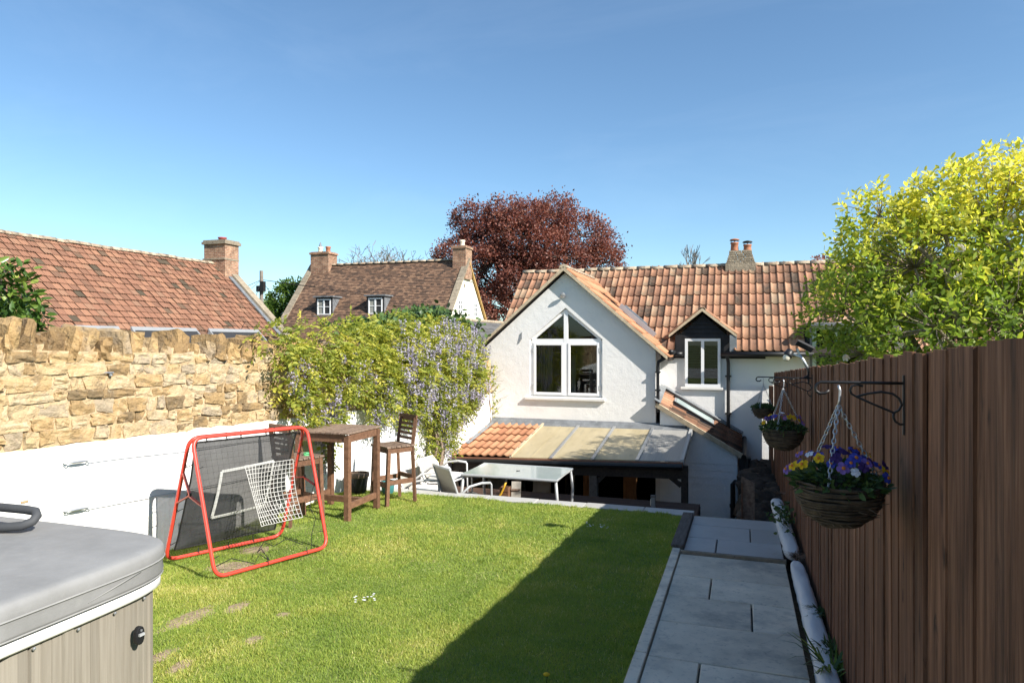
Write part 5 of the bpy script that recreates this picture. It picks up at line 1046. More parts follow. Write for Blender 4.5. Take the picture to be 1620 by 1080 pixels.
def sling_chair(loc, rz, label, metal, fabric, cushion=False, h=.88, grp='patio chairs'):
    c = empty('patio_chair', (*loc, TZ), label, 'chair', grp, rz)
    for sx in (-1,1):
        x = sx*.27
        lp(c, 'leg', B().tube([(x,.27,0),(x,.26,.40),(x,.255,.63),(x,.235,.655)], .014, 8), metal, smooth=True)
        lp(c, 'arm_rest', B().tube([(x,.24,.655),(x,.10,.665),(x,-.08,.64),(x*.95,-.235,.52)], .017, 8), metal, smooth=True)
        lp(c, 'leg', B().tube([(x,-.30,0),(x*.97,-.22,.25),(x*.95,-.20,.40)], .014, 8), metal, smooth=True)
        lp(c, 'side_frame', B().tube([(x*.93,.25,.43),(x*.93,-.12,.39),(x*.93,-.20,.42),(x*.93,-.27,.62),(x*.92,-.36,h)], .015, 8), metal, smooth=True)
    lp(c, 'top_bar', B().tube([(-.25,-.36,h),(.25,-.36,h)], .015, 8), metal); lp(c, 'front_bar', B().tube([(-.25,.25,.43),(.25,.25,.43)], .013, 8), metal)
    b = B(); pr_ = [(.24,.432),(.05,.405),(-.12,.398),(-.195,.43),(-.265,.62),(-.352,h-.01)]; vs = [(x, y, z) for y, z in pr_ for x in (-.245,.245)]
    b.add(vs, [(2*i, 2*i+1, 2*i+3, 2*i+2) for i in range(len(pr_)-1)]); lp(c, 'sling', b, fabric, smooth=True, fixn=False)
    if cushion:
        cb = B(); cb.box((0,.04,.46),(.46,.42,.09)); lp(c, 'seat_cushion', cb, m_cushion, bevel=.035)
    return c
cdir = math.atan2(.783,.634)-math.pi/2
sling_chair((-3.58,8.62), cdir, 'grey framed sling chair with beige back in front of glass table', m_greymetal, m_sling)
m_wmetal = flat('pale_metal', (.62,.62,.62), .4, .05, metal=.2)
sling_chair((-4.25,8.72), R(-75), 'pale metal armchair with white cushion beside the wisteria trunk', m_wmetal, m_sling, True, .70)
sling_chair((-4.40,9.75), R(-95), 'pale metal armchair with white cushion farther along the wall', m_wmetal, m_sling, True, .72)
hs_ = empty('garden_hose', (-3.9,10.2,TZ), 'yellow hose arching down to the deck behind the glass table', 'hose')
ob('hose_tube', B().tube([(.36,0,.34),(.33,0,.26),(.28,0,.15),(.20,0,.05),(.10,.05,.02),(-.05,.1,.015)], .016, 8), m_yellow, hs_, smooth=True); ob('nozzle', B().tube([(.36,0,.34),(.37,0,.42)], [.02,.012], 8), m_black, hs_)
bo = empty('folded_board', (-3.42,10.35,TZ), 'pale wooden board leaning behind the glass table', 'board')
ob('panel', B().box((0,0,.16),(.15,.02,.33),(R(-12),0,R(10))), m_sling, bo); ob('batten', B().box((0,-.02,.2),(.15,.012,.03),(R(-12),0,R(10))), m_oaktop, bo)
cr = empty('flower_crate', (-3.58,10.3,TZ), 'dark brown wooden crate behind the glass table', 'crate')
for i in range(3): ob('slat', B().box((0,-.08,.05+i*.08),(.14,.012,.065)), m_oak, cr); ob('slat', B().box((0,.08,.05+i*.08),(.14,.012,.065)), m_oak, cr)
for sx in (-1,1): ob('corner_post', B().box((sx*.062,0,.12),(.016,.15,.25)), m_oak, cr)
bl = empty('bollard_light', (-1.05,8.62,TZ), 'slim square grey bollard light at the edge of the deck', 'bollard light')
ob('post', B().box((0,0,.31),(.052,.052,.62)), flat('grey_bollard', (.20,.20,.195), .5), bl, bevel=.004); ob('cap', B().box((0,0,.635),(.062,.062,.02)), m_sleeper, bl); ob('lens', B().box((-.03,-.0,.56),(.008,.04,.07)), m_bulb, bl); ob('base_plate', B().box((0,0,.006),(.10,.10,.012)), m_iron, bl)
# plank and rubble in the passage right of the lean-to
pk = empty('leaning_plank', (.09,8.75,-.9), 'brown board leaning against the lean-to corner in the passage', 'board')
ob('panel', B().prism([(-.10,.45,-.4),(.06,.45,-.4),(.06,.45,.90),(-.10,.45,.98)], (0,.03,0)), m_oaktop, pk); ob('edge_batten', B().box((-.09,.44,.3),(.02,.02,1.2)), m_oak, pk)
rw_ = empty('rubble_bank', (.3,11,-.6), 'dark rough stone bank in the passage below the fence', 'stone bank')
rb = [stone_mesh(80+i, .2, .7, m_rubble, 2) for i in range(6)]
for i in range(64):
    v = 9.2+i*.076+rng.uniform(-.1,.1); share('rock', rng.choice(rb), rw_, (rng.uniform(.10,.48)-.3, v-11, -.60+.10*rng.random()-.02*(v-9)+.6-.02), (rng.uniform(-.4,.4),rng.uniform(-.4,.4),rng.uniform(0,3)), (rng.uniform(.18,.32),rng.uniform(.2,.36),rng.uniform(.18,.36)))
ob('bank_core', B().span((-.22,-1.9,-1.84),(.23,3.4,-.12)), m_rubble, rw_)

# ------------------------------------------------------------------ hanging baskets and brackets on the fence
def bracket(v, z, u_f, sc_, label, reach=.235):
    k = empty('basket_bracket', (u_f-.019,v,z), label, 'bracket', 'wrought iron brackets on the fence'); q = sc_*.00078; P = lambda x, y: ((x-908)*q, 0, (250-y)*q)
    ob('back_plate', B().bar(P(908,215), P(908,488), .014*sc_, .006), m_iron, k)
    ob('arm', B().tube([P(908,252),P(740,252),P(560,252),P(545,262),P(536,278),P(540,296),P(556,306),P(580,304),P(597,290)], .0055*sc_, 7), m_iron, k, smooth=True)
    ob('scroll', B().tube([P(740,268),P(715,262),P(695,268),P(685,288),P(692,305),P(712,318),P(760,303),P(815,293),P(862,300),P(890,322),P(900,350),P(890,375),P(868,388)], .0045*sc_, 6), m_iron, k, smooth=True)
    ob('brace', B().tube([P(712,318),P(790,354),P(868,388)], .0045*sc_, 6), m_iron, k); ob('scroll_foot', B().tube([P(868,388),P(866,408),P(874,428),P(892,440),P(908,440)], .0045*sc_, 6), m_iron, k, smooth=True)
    return k
pans = {}
for cname in m_fpet:
    b = B()
    for i, (a, l) in enumerate(((90,.021),(18,.019),(162,.019),(-54,.018),(234,.018))):
        an = R(a); c = Vector((math.cos(an), math.sin(an), 0)); s_ = Vector((-c.y, c.x, 0)); z = .002*i
        vs = [Vector((0,0,z)), c*l*.5+s_*l*.5+Vector((0,0,z+.003)), c*l*.95+s_*l*.38+Vector((0,0,z)), c*l*1.08+Vector((0,0,z-.002)), c*l*.95-s_*l*.38+Vector((0,0,z)), c*l*.5-s_*l*.5+Vector((0,0,z+.003))]
        b.add(vs, [(0,1,2,3),(0,3,4,5)])
    pans[cname] = prep(b, m_fpet[cname])
eye = prep(B().lathe([(.001,.013),(.004,.012),(.006,.009)], n=8), m_fpet['orange'])
def basket(v, u, zr, rad, zh, label, flowers, seed, fol=True, chainr=.004, nf=36):
    r_ = random.Random(seed); k = empty('hanging_basket', (u,v,zr), label, 'hanging basket', 'hanging baskets along the fence'); b = B(); dep = rad*1.0
    nr = int(dep/.0085)
    for i in range(nr):
        f = i/(nr-1); rr = rad*math.sqrt(max(.02, 1-(f**2.3)*.82)); z = -dep*f; ph = r_.random()*6; n = 40; amp = .0035
        b.tube([((rr+amp*math.sin(j*math.pi*.5*2+(i % 2)*math.pi)+r_.uniform(-.0015,.0015))*math.cos(6.283*j/n), (rr+amp*math.sin(j*math.pi+(i % 2)*math.pi))*math.sin(6.283*j/n), z+r_.uniform(-.0015,.0015)+.004*math.sin(6.283*j/n*2+ph)) for j in range(n)], .0052, 5, True, r=r_.random())
    wb = ob('wicker_bowl', b, m_wicker, k, fixn=False, smooth=True); lob = B().lathe([(rad*.95,-.002),(rad*.93,-dep*.3),(rad*.8,-dep*.65),(rad*.45,-dep*.95),(.001,-dep)], n=20); ob('liner', lob, m_black, wb)
    lob = B(); 
    for j in range(26):
        a = 6.283*j/26; f = r_.uniform(.2,.95); rr = rad*math.sqrt(max(.02, 1-(f**2.3)*.82)); d = Vector((math.cos(a+.6),math.sin(a+.6),r_.uniform(-.6,.3))).normalized()
        p = Vector((rr*math.cos(a),rr*math.sin(a),-dep*f)); lob.tube([p, p+d*.03], [.003,.001], 4)
    ob('twig_ends', lob, m_wicker, wb)
    ob('compost', B().lathe([(rad*.93,-.012),(rad*.5,.01),(.001,.02)], n=18), m_soil, k)
    top = Vector((0,0,zh-zr)); ob('chain_hook', B().tube([top+Vector((0,0,.0)),top+Vector((.006,0,-.02)),top+Vector((.004,0,-.055)),top+Vector((0,0,-.075))], .0045, 7), m_galv, k, smooth=True)
    st = top+Vector((0,0,-.075)); lk = prep(B().tube([(.0065*math.cos(a)*1.0, 0, .0125*math.sin(a)) for a in [6.283*i/10 for i in range(10)]], chainr*.55, 5, True), m_galv, True)
    for a in (R(250),R(10),R(130)):
        e = Vector((rad*.97*math.cos(a), rad*.97*math.sin(a), .0)); d = e-st; n = int(d.length/.0185); cp = ob('chain', B().tube([st, st+d*.004], .002, 5), m_galv, k)
        q0 = d.to_track_quat('Z','X')
        for i in range(n): p = st+d*((i+.5)/n); share('chain_link', lk, cp, p, (q0 @ Euler((0,0,math.pi/2*(i % 2))).to_quaternion()).to_euler(), (1,1,.95))
    n = 520 if rad > .12 else 300; p = inball(n, .3); p[:,2] = np.abs(p[:,2])*.55; c = p*np.array([rad*1.08,rad*1.08,rad*.85])+np.array([0,0,-.01]); dd = p+nrg.normal(size=p.shape)*.5; dd[:,2] += .25
    ed = nrg.random(n) < .25; c[ed,2] -= .01; V_, F_, rn = leaves(c, dd, rad*(.17+.12*nrg.random(n)), .48, nrg.random(n)); bulk('foliage', V_, F_, rn, m_pansyleaf, k, kind='stuff')
    for i in range(nf):
        kind = r_.choice(flowers); a = r_.uniform(0,6.283); rr = rad*math.sqrt(r_.random())*1.08
        if i < len(FIXED.get(seed, [])): kind, a, rr = FIXED[seed][i]
        z = .62*rad*math.sqrt(max(0,1-(rr/(rad*1.15))**2))+r_.uniform(.0,.03); d = Vector((math.cos(a)*rr/rad*1.0, math.sin(a)*rr/rad*1.0-.55, .55+r_.uniform(-.2,.3))).normalized()
        f = share('flower', pans[kind], k, (rr*math.cos(a), rr*math.sin(a), z), (d.to_track_quat('Z','Y') @ Euler((0,0,r_.uniform(-.5,.5))).to_quaternion()).to_euler(), (r_.uniform(.8,1.15),)*3)
        if kind in ('yellow','violet','blue'): share('flower_eye', eye, f, (0,0,.002))
    return k
FIXED = {1: [('yellow',R(200),.13),('yellow',R(190),.155),('yellow',R(225),.10),('yellow',R(-10),.15),('purple',R(60),.05),('purple',R(120),.06),('purple',R(90),.09),('purple',R(20),.06),('purple',R(150),.09),('blue',R(250),.10),('blue',R(300),.09),('blue',R(280),.13),('orange',R(35),.10),('white',R(285),.14),('yellow',R(30),.12),('purple',R(0),.15),('violet',R(180),.17),('white',R(160),.10)], 2: [('blue',R(190),.10),('blue',R(210),.07),('blue',R(225),.11),('yellow',R(-40),.05),('yellow',R(-30),.09),('yellow',R(0),.06),('yellow',R(-10),.12),('purple',R(50),.09),('violet',R(10),.14),('violet',R(170),.14),('white',R(100),.04)]}
bracket(2.76, 1.652, fu(2.76), 1.0, 'black iron bracket holding the nearest hanging basket')
basket(2.76, .335, 1.285, .150, 1.640, 'large wicker hanging basket of purple, blue and yellow pansies nearest the camera', ['purple','purple','blue','blue','violet'], 1)
bracket(6.0, 1.505, fu(6.0), 1.0, 'black iron bracket holding the middle hanging basket')
basket(6.0, .318, 1.085, .160, 1.490, 'middle wicker hanging basket with bright blue and yellow pansies', ['blue','purple','yellow','violet'], 2, nf=28)
bracket(8.95, 1.365, fu(8.95), 1.25, 'black scrolled iron bracket holding the farthest hanging basket')
basket(8.95, .245, .985, .125, 1.345, 'small farthest hanging basket filled only with green leaves', ['white'], 3, nf=2)
# solar spotlight clipped to the fence
SP = empty('solar_spotlight', (.545,6.25,1.50), 'white and black solar spotlight fixed to the top of the fence', 'spotlight')
ob('mount', B().prism([(.03*math.cos(a)*(1.9 if i % 2 else 1.0)-.0, -.02, .03*math.sin(a)*(1.9 if i % 2 else 1.0)) for i, a in enumerate([6.283*j/10 for j in range(10)])], (0,.03,0)), m_black, SP)
ob('clamp', B().tube([(0,0,0),(-.01,-.005,.05)], [.022,.016], 8), m_black, SP)
ob('stem', B().tube([(-.01,-.005,.05),(-.05,-.01,.13),(-.085,-.01,.19)], .012, 8), m_galv, SP, smooth=True)
ob('cable', B().tube([(-.01+.016*math.cos(a*1.2)-.07*a/30, .016*math.sin(a*1.2), .06+.12*a/30) for a in range(31)], .003, 4), m_whitecord, SP)
ob('panel_arm', B().tube([(-.085,-.01,.18),(-.105,-.01,.24)], .010, 8), m_whitecord, SP); ob('lamp_arm', B().tube([(-.07,-.01,.165),(-.12,-.02,.185),(-.15,-.02,.20)], .009, 8), m_whitecord, SP)
pn = ob('panel', B().box((0,0,0),(.14,.09,.016)), m_black, SP, loc=(-.045,-.02,.262), rot=(R(-25),R(28),0)); ob('solar_cell', B().box((0,0,.0095),(.125,.075,.003)), m_solar, pn)
lh_ = ob('lamp_head', B().lathe([(.012,.05),(.03,.04),(.036,.0),(.036,-.02),(.03,-.022)], n=14), m_black, SP, loc=(-.175,-.03,.19), rot=(R(-20),R(30),0), smooth=True); ob('lens', B().lathe([(.031,-.018),(.026,-.05),(.012,-.062),(.001,-.064)], n=14), m_bulb, lh_, smooth=True)
# telegraph pole with wires
TP = empty('telegraph_pole', (-22.9,28.5,-2.4), 'grey wooden telegraph pole with drop wires between the two houses', 'pole')
ob('pole', B().tube([(0,0,0),(0,0,7.75)], [.12,.09], 10), m_pole, TP); ob('terminal_box', B().box((.16,-.1,6.95),(.2,.2,.5)), m_iron, TP); ob('step_bracket', B().box((-.2,0,6.85),(.16,.12,.3)), m_iron, TP)
for dx, dy, dz in ((8.5,4,-.75),(9.5,5.2,-1.05),(-6,5,-.4),(-5,9,-1.4),(-3.2,-4,-2.2),(3,-5,-2.6)): ob('wire', B().tube([(0,0,7.3),(dx*.5,dy*.5,7.3+dz*.5-.22),(dx,dy,7.3+dz)], .012, 4), m_iron, TP)
# ------------------------------------------------------------------ plants
def cat3(parts):
    V_, F_, r_ = [], [], []; o = 0
    for v, f, r in parts: V_.append(v); F_.append(f+o); r_.append(r); o += len(v)
    return np.concatenate(V_), np.concatenate(F_), np.concatenate(r_)
def limb(b, p, q, r0, r1, n=7, k=6, wob=.12, seed=0):
    p = Vector(p); q = Vector(q); L_ = (q-p).length; pts = []; rr = []
    for i in range(n+1):
        t = i/n; w_ = mnoise.noise_vector(Vector((seed*7.3+t*2.2, seed*3.1, t)))*L_*wob*math.sin(math.pi*t); w_.z *= .5; pts.append(p.lerp(q, t)+w_); rr.append(r0+(r1-r0)*t)
    b.tube(pts, rr, k); return pts
# --- wisteria
WI = empty('wisteria', (-4.9,10.45,TZ), 'large flowering wisteria with lilac racemes covering the stone wall', 'climbing plant')
blobs = [(6.42,1.80,.40,.20,.22),(6.72,1.38,.28,.34,.2),(6.85,1.02,.26,.26,.2),(7.3,1.78,.5,.28,.3),(7.6,1.38,.45,.32,.3),(7.35,.92,.26,.26,.2),(8.2,1.82,.6,.30,.32),(8.45,1.36,.6,.38,.34),(8.55,.92,.42,.24,.24),(9.3,1.86,.7,.32,.36),(9.5,1.38,.7,.4,.4),(9.5,.92,.5,.32,.3),
         (10.3,1.88,.8,.34,.4),(10.55,1.32,.8,.5,.45),(10.55,.76,.6,.42,.36),(10.75,.22,.34,.34,.25),(11.3,1.85,.65,.31,.4),(11.45,1.28,.65,.5,.45),(11.45,.72,.5,.34,.3),(11.75,1.58,.5,.36,.35),(11.95,1.12,.40,.4,.3),(11.85,.80,.32,.22,.2),(7.25,.55,.14,.28,.12),(10.1,.10,.2,.2,.2)]
wts = np.array([b_[2]*b_[3] for b_ in blobs]); wts /= wts.sum()
N_ = 5200; ch_ = nrg.choice(len(blobs), N_, p=wts); P_ = inball(N_, .45); cen = np.empty((N_,3)); out = np.empty((N_,3))
for i in range(N_):
    v, z, rv, rz, ru = blobs[ch_[i]]; q = P_[i]; cen[i] = (-5.0+abs(q[0])*ru+.03, v+q[1]*rv, z+q[2]*rz); out[i] = (abs(q[0])+.35, q[1]*.6, q[2]*.5+.1)
up_ = cen[:,2] > 1.75; cen[up_,0] -= nrg.random(up_.sum())*.28
d = out+nrg.normal(size=out.shape)*.55; d[:,2] -= .15; d /= np.linalg.norm(d, axis=1, keepdims=True)
side = np.cross(d, np.array([0,0,1.])+nrg.normal(size=d.shape)*.35); side /= np.linalg.norm(side, axis=1, keepdims=True)+1e-9
Lr = .12+.10*nrg.random(N_); lc = []; ld = []; lr_ = []; ls = []
tone = np.clip(.45+.25*nrg.normal(size=N_)+.10*(cen[:,2]-1.2), 0, 1)
for k_, s_ in [(a, e) for a in (.25,.45,.65,.85) for e in (-1,1)]+[(1.0,0)]:
    c = cen+d*(Lr*k_)[:,None]; c[:,2] -= Lr*k_*k_*.35; lc.append(c); dd_ = d*(.45 if s_ else 1)+side*s_*.9; dd_[:,2] -= .25; ld.append(dd_); lr_.append(tone); ls.append(Lr*.36)
fol = petals(np.concatenate(lc), np.concatenate(ld), np.concatenate(ls), .42, np.concatenate(lr_)); bulk('foliage', *fol, m_wist, WI, kind='stuff').location = -Vector(WI.location)
fl_ = []
for i in range(340):
    if rng.random() < .74: v, z, rv, rz, ru = blobs[rng.choice([9,10,11,12,13,14,15,16,17,18,19,20,10,13,14,17])]
    else: v, z, rv, rz, ru = blobs[rng.choice([1,2,4,5,7,8,22,5,8])]
    a = rng.uniform(0,6.283); k_ = math.sqrt(rng.random()); top = np.array([-5.0+ru*rng.uniform(.75,1.30), v+rv*k_*math.cos(a), z+rz*k_*math.sin(a)+.05]); L_ = rng.uniform(.14,.30); n = 62
    t = nrg.random(n)**.8; rad = .036*(1-t*.75)*np.sqrt(nrg.random(n))+.006; an = nrg.random(n)*6.283
    c = np.stack([top[0]+rad*np.cos(an), top[1]+rad*np.sin(an), top[2]-t*L_], 1); dd_ = np.stack([np.cos(an), np.sin(an), -.3+0*an], 1); fl_.append(petals(c, dd_+nrg.normal(size=dd_.shape)*.3, .027, .85, np.clip(rng.uniform(.3,.8)+.25*nrg.normal(size=n), 0, 1)))
bulk('flower_racemes', *cat3(fl_), m_lilac, WI, kind='stuff').location = -Vector(WI.location)
b = B()
for i in range(7):
    x0 = -4.93+rng.uniform(-.03,.10); y0 = 10.42+rng.uniform(-.12,.14); limb(b, (x0,y0,TZ), (-4.92+rng.uniform(-.05,.08), 10.35+rng.uniform(-.22,.30), .55+rng.uniform(-.1,.3)), .030, .016, 9, 6, .22, i)
for v, z in ((9.5,1.2),(8.4,1.3),(7.4,1.4),(6.6,1.5),(11.5,1.1),(12.3,1.3),(10.5,1.5),(9.0,.9)): limb(b, (-4.93,10.35,.5), (-4.98,v,z), .018, .006, 10, 5, .10, v)
ob('stems', b, m_vine, WI, loc=-Vector(WI.location), smooth=True, fixn=False)
# bare climbing stems at the cottage corner
CS = empty('climber_stems', (-5.08,13.4,-.3), 'dark bare climbing stems in the gap at the cottage corner', 'climbing plant')
b = B()
for i in range(11): limb(b, (-5.12+rng.uniform(0,.10),13.38+rng.uniform(-.08,.12),-.25), (-5.12+rng.uniform(0,.12),13.36+rng.uniform(-.1,.14),1.25+rng.uniform(-.3,.1)), .014, .006, 7, 5, .10, i+30)
ob('stems', b, m_vine, CS, loc=-Vector(CS.location), smooth=True, fixn=False)
b = B()
for i in range(6): limb(b, (-5.06,13.52,.2+i*.18), (-4.95+rng.uniform(0,.35),13.57,.35+i*.2+rng.uniform(-.2,.2)), .004, .002, 6, 4, .25, i+50)
ob('tendrils', b, m_vine, CS, loc=-Vector(CS.location), fixn=False)
c = np.stack([-5.0+.12*nrg.random(70), 13.5+.06*nrg.normal(size=70), .2+1.2*nrg.random(70)], 1); bulk('leaves', *leaves(c, nrg.normal(size=(70,3)), .05+.04*nrg.random(70), .5, nrg.random(70)), m_wist, CS, kind='stuff').location = -Vector(CS.location)
# --- ivy along the top of the wall
IV = empty('ivy_hedge', (-5.5,11,1.2), 'dark green evergreen ivy mounded behind the wisteria on the wall top', 'ivy')
N_ = 2600; t = nrg.random(N_); c = np.stack([-5.45+.22*nrg.normal(size=N_), 8.9+4.3*t, 1.80+.24*np.abs(nrg.normal(size=N_))+.28*np.sin(math.pi*np.clip((t-.15)/.85,0,1))], 1)
c[:,2] = np.minimum(c[:,2], 2.05+.28*np.sin(math.pi*np.clip((t-.15)/.85,0,1))+.05*nrg.normal(size=N_)); dd_ = nrg.normal(size=(N_,3)); dd_[:,2] = np.abs(dd_[:,2])
bulk('foliage', *leaves(c, dd_, .07+.05*nrg.random(N_), .75, nrg.random(N_)), m_ivy, IV, kind='stuff').location = -Vector(IV.location)
b = B(); [limb(b, (-5.5,9.3+i*.7,1.2), (-5.45,9.4+i*.7,2.0), .02, .008, 6, 5, .15, i+70) for i in range(6)]; ob('stems', b, m_barkd, IV, loc=-Vector(IV.location), fixn=False)
# --- magnolia over the fence
MG = empty('magnolia_tree', (2.95,8.5,-.3), 'yellow green magnolia tree with white flowers leaning over the fence', 'tree')
mb_ = [((1.9,9.0,2.65),(1.05,1.0,.85)),((2.75,9.2,3.05),(1.15,1.05,.95)),((1.15,9.15,2.15),(.62,.75,.55)),((1.95,8.3,1.95),(.85,.7,.5)),((2.95,9.4,3.66),(.62,.7,.48)),((1.55,9.1,3.30),(.50,.55,.40)),((3.7,9.4,2.95),(1.2,1.1,1.1)),((2.65,8.5,2.05),(.8,.8,.6)),((3.6,8.9,2.0),(1.0,1.0,.8)),((2.3,9.9,2.6),(1.0,.9,.9)),((1.6,10.1,2.5),(.75,.8,.7)),((2.5,10.9,3.0),(.9,.8,.8)),((2.2,9.3,3.45),(.55,.6,.38)),((1.35,8.9,1.65),(.6,.6,.35)),((1.7,9.6,1.8),(.7,.7,.5)),((3.5,9.2,3.55),(.8,.8,.40))]
wt = np.array([a*b_*c_ for _, (a, b_, c_) in mb_]); wt = wt**.8; wt /= wt.sum(); NS = 3700; ch_ = nrg.choice(len(mb_), NS, p=wt); P_ = inball(NS, .35)
tips = np.array([np.array(mb_[ch_[i]][0])+P_[i]*np.array(mb_[ch_[i]][1]) for i in range(NS)]); outd = P_+np.array([0,0,.55])+nrg.normal(size=(NS,3))*.3
outd /= np.linalg.norm(outd, axis=1, keepdims=True)
young = np.clip((tips[:,2]-2.25)/1.5*.62+.38+.20*nrg.normal(size=NS), 0, 1)
lc, ld, lr_, ls = [], [], [], []
for k_ in range(8):
    an = k_*2.4+nrg.random(NS)*.6; a1 = np.cross(outd, np.array([.3,.2,1.])); a1 /= np.linalg.norm(a1, axis=1, keepdims=True); a2 = np.cross(outd, a1)
    sd = a1*np.cos(an)[:,None]+a2*np.sin(an)[:,None]; lc.append(tips+outd*((k_-5)*.022)+sd*.008); dd_ = outd*(.35+.07*k_)+sd*.9; dd_[:,2] -= .05; ld.append(dd_); lr_.append(np.clip(young+.10*nrg.normal(size=NS), 0, 1)); ls.append(.045+.058*nrg.random(NS))
bulk('crown', *leaves(np.concatenate(lc), np.concatenate(ld), np.concatenate(ls), .46, np.concatenate(lr_)), m_mag, MG, kind='stuff').location = -Vector(MG.location)
b = B(); hub = Vector((2.7,8.7,.9)); limb(b, (2.95,8.5,-.35), hub, .12, .10, 6, 9, .06, 1); mains = []
for i, (c_, _) in enumerate(mb_):
    st = hub+Vector((rng.uniform(-.05,.05),rng.uniform(-.05,.05),rng.uniform(0,.35))); pts = limb(b, st, c_, .055, .014, 9, 7, .14, i+3); mains.append(pts)
for i in range(0, NS, 5):
    c_ = Vector(tips[i]); pts = mains[ch_[i]]; q = min(pts[4:], key=lambda p: (p-c_).length); limb(b, q, c_, .008, .003, 3, 4, .08, i)
ob('trunk', b, m_bark, MG, loc=-Vector(MG.location), smooth=True, fixn=False)
b = B()
for j in range(6):
    a = 6.283*j/6; c_ = Vector((math.cos(a),math.sin(a),0)); s_ = Vector((-c_.y,c_.x,0)); up = Vector((0,0,1))
    b.add([c_*.004, c_*.028+s_*.022+up*.025, c_*.042+s_*.016+up*.07, c_*.05+up*.088, c_*.042-s_*.016+up*.07, c_*.028-s_*.022+up*.025], [(0,1,2,3),(0,3,4,5)])
mfl = prep(b, m_magflower, True)
cand = [i for i in range(NS) if (tips[i][1] < 9.3 or P_[i][1] < -.3) and tips[i][2] < 3.1]; rng.shuffle(cand)
for i in cand[:28]: share('flower', mfl, MG, Vector(tips[i])+Vector(outd[i])*.08-Vector(MG.location), Vector(outd[i]).to_track_quat('Z','Y').to_euler(), (rng.uniform(.75,1.15),)*3)
# --- trees far behind
def tree(name, loc, label, blobs_, m, leaf, n_cl, per, barkm, trunk_r, seed, spread=.5, cat='tree', wid=.6, shell=.5):
    t = empty(name, loc, label, cat, None); L0 = Vector(loc); w_ = np.array([(a*b_*c_)**.7 for _, (a, b_, c_) in blobs_]); w_ /= w_.sum(); chs = nrg.choice(len(blobs_), n_cl, p=w_); q = inball(n_cl, shell)
    cl = np.array([np.array(blobs_[chs[i]][0])+q[i]*np.array(blobs_[chs[i]][1]) for i in range(n_cl)])
    c = np.repeat(cl, per, 0)+nrg.normal(size=(n_cl*per,3))*spread; tone = np.clip(np.repeat(.5+.22*nrg.normal(size=n_cl), per)+.2*nrg.normal(size=n_cl*per), 0, 1)
    dd_ = np.repeat(q, per, 0)+nrg.normal(size=c.shape)*.8; V_, F_, r_ = petals(c, dd_, leaf*(.7+.6*nrg.random(len(c))), wid, tone); bulk('crown', V_, F_, r_, m, t, kind='stuff').location = -L0
    b = B(); top = max(x[0][2] for x in blobs_); cx = sum(x[0][0] for x in blobs_)/len(blobs_); cy = sum(x[0][1] for x in blobs_)/len(blobs_); fork = Vector((L0.x*.5+cx*.5, L0.y*.5+cy*.5, L0.z+(top-L0.z)*.42)); limb(b, L0, fork, trunk_r, trunk_r*.7, 5, 9, .05, seed); mn = []
    for i, (c_, _) in enumerate(blobs_): mn.append(limb(b, fork, c_, trunk_r*.42, trunk_r*.08, 8, 6, .12, seed+i))
    for i in range(0, n_cl, max(1, n_cl//260)): c_ = Vector(cl[i]); p = min(mn[chs[i]][3:], key=lambda x: (x-c_).length); limb(b, p, c_, trunk_r*.09, trunk_r*.03, 3, 4, .1, i)
    ob('trunk', b, barkm, t, loc=-L0, fixn=False); return t
bb = []
for (x, y, z, r_) in ((-12.6,43,8.6,2.9),(-16.6,42.2,7.2,2.0),(-16.0,42.6,9.9,1.5),(-14.2,43,10.1,1.55),(-11.2,44,10.2,1.5),(-9.6,44,8.7,1.9),(-8.5,44.6,6.9,1.6),(-17.2,42,5.4,1.7),(-14.9,41.2,6.4,2.2),(-12.0,41.6,5.4,2.4),(-9.9,43,5.2,1.7),(-13.6,41,3.9,2.0),(-8.2,45,8.0,1.2),(-15.3,42.5,8.6,1.7),(-10.6,42.2,7.2,2.0),(-15.6,41.5,3.2,1.6),(-11,43.5,3.4,2.2),(-13.0,42.4,8.0,2.2)): bb.append(((-12.8+(x+12.8)*1.10-.75,y,z), (r_*.92,r_,r_*.80)))
tree('copper_beech', (-12.8,43.2,-2.4), 'huge copper beech with dark red leaves behind the cottages', bb, m_beech, .16, 2100, 44, m_barkd, .55, 5, .24, shell=.62)
tree('green_tree', (-25.2,33.9,-2.4), 'round bright green tree between the red and brown roofed houses', [((-25.2,33.9,4.2),(1.25,1.2,1.2)),((-26.0,33.6,3.2),(1.0,1.0,1.0)),((-24.3,34.2,3.4),(1.1,1,1)),((-24.6,34,4.5),(.8,.8,.75)),((-25.6,33.8,2.2),(1.6,1.2,1.2))], m_green, .17, 420, 26, m_barkd, .2, 9, .16)
tree('red_shrub_tree', (5.0,49.2,-2.4), 'tip of a dark red tree showing above the cottage ridge', [((5.0,49.2,6.3),(.9,.8,.8)),((5.7,49,5.6),(1.3,1,1))], m_beech, .2, 130, 22, m_barkd, .2, 4, .2)
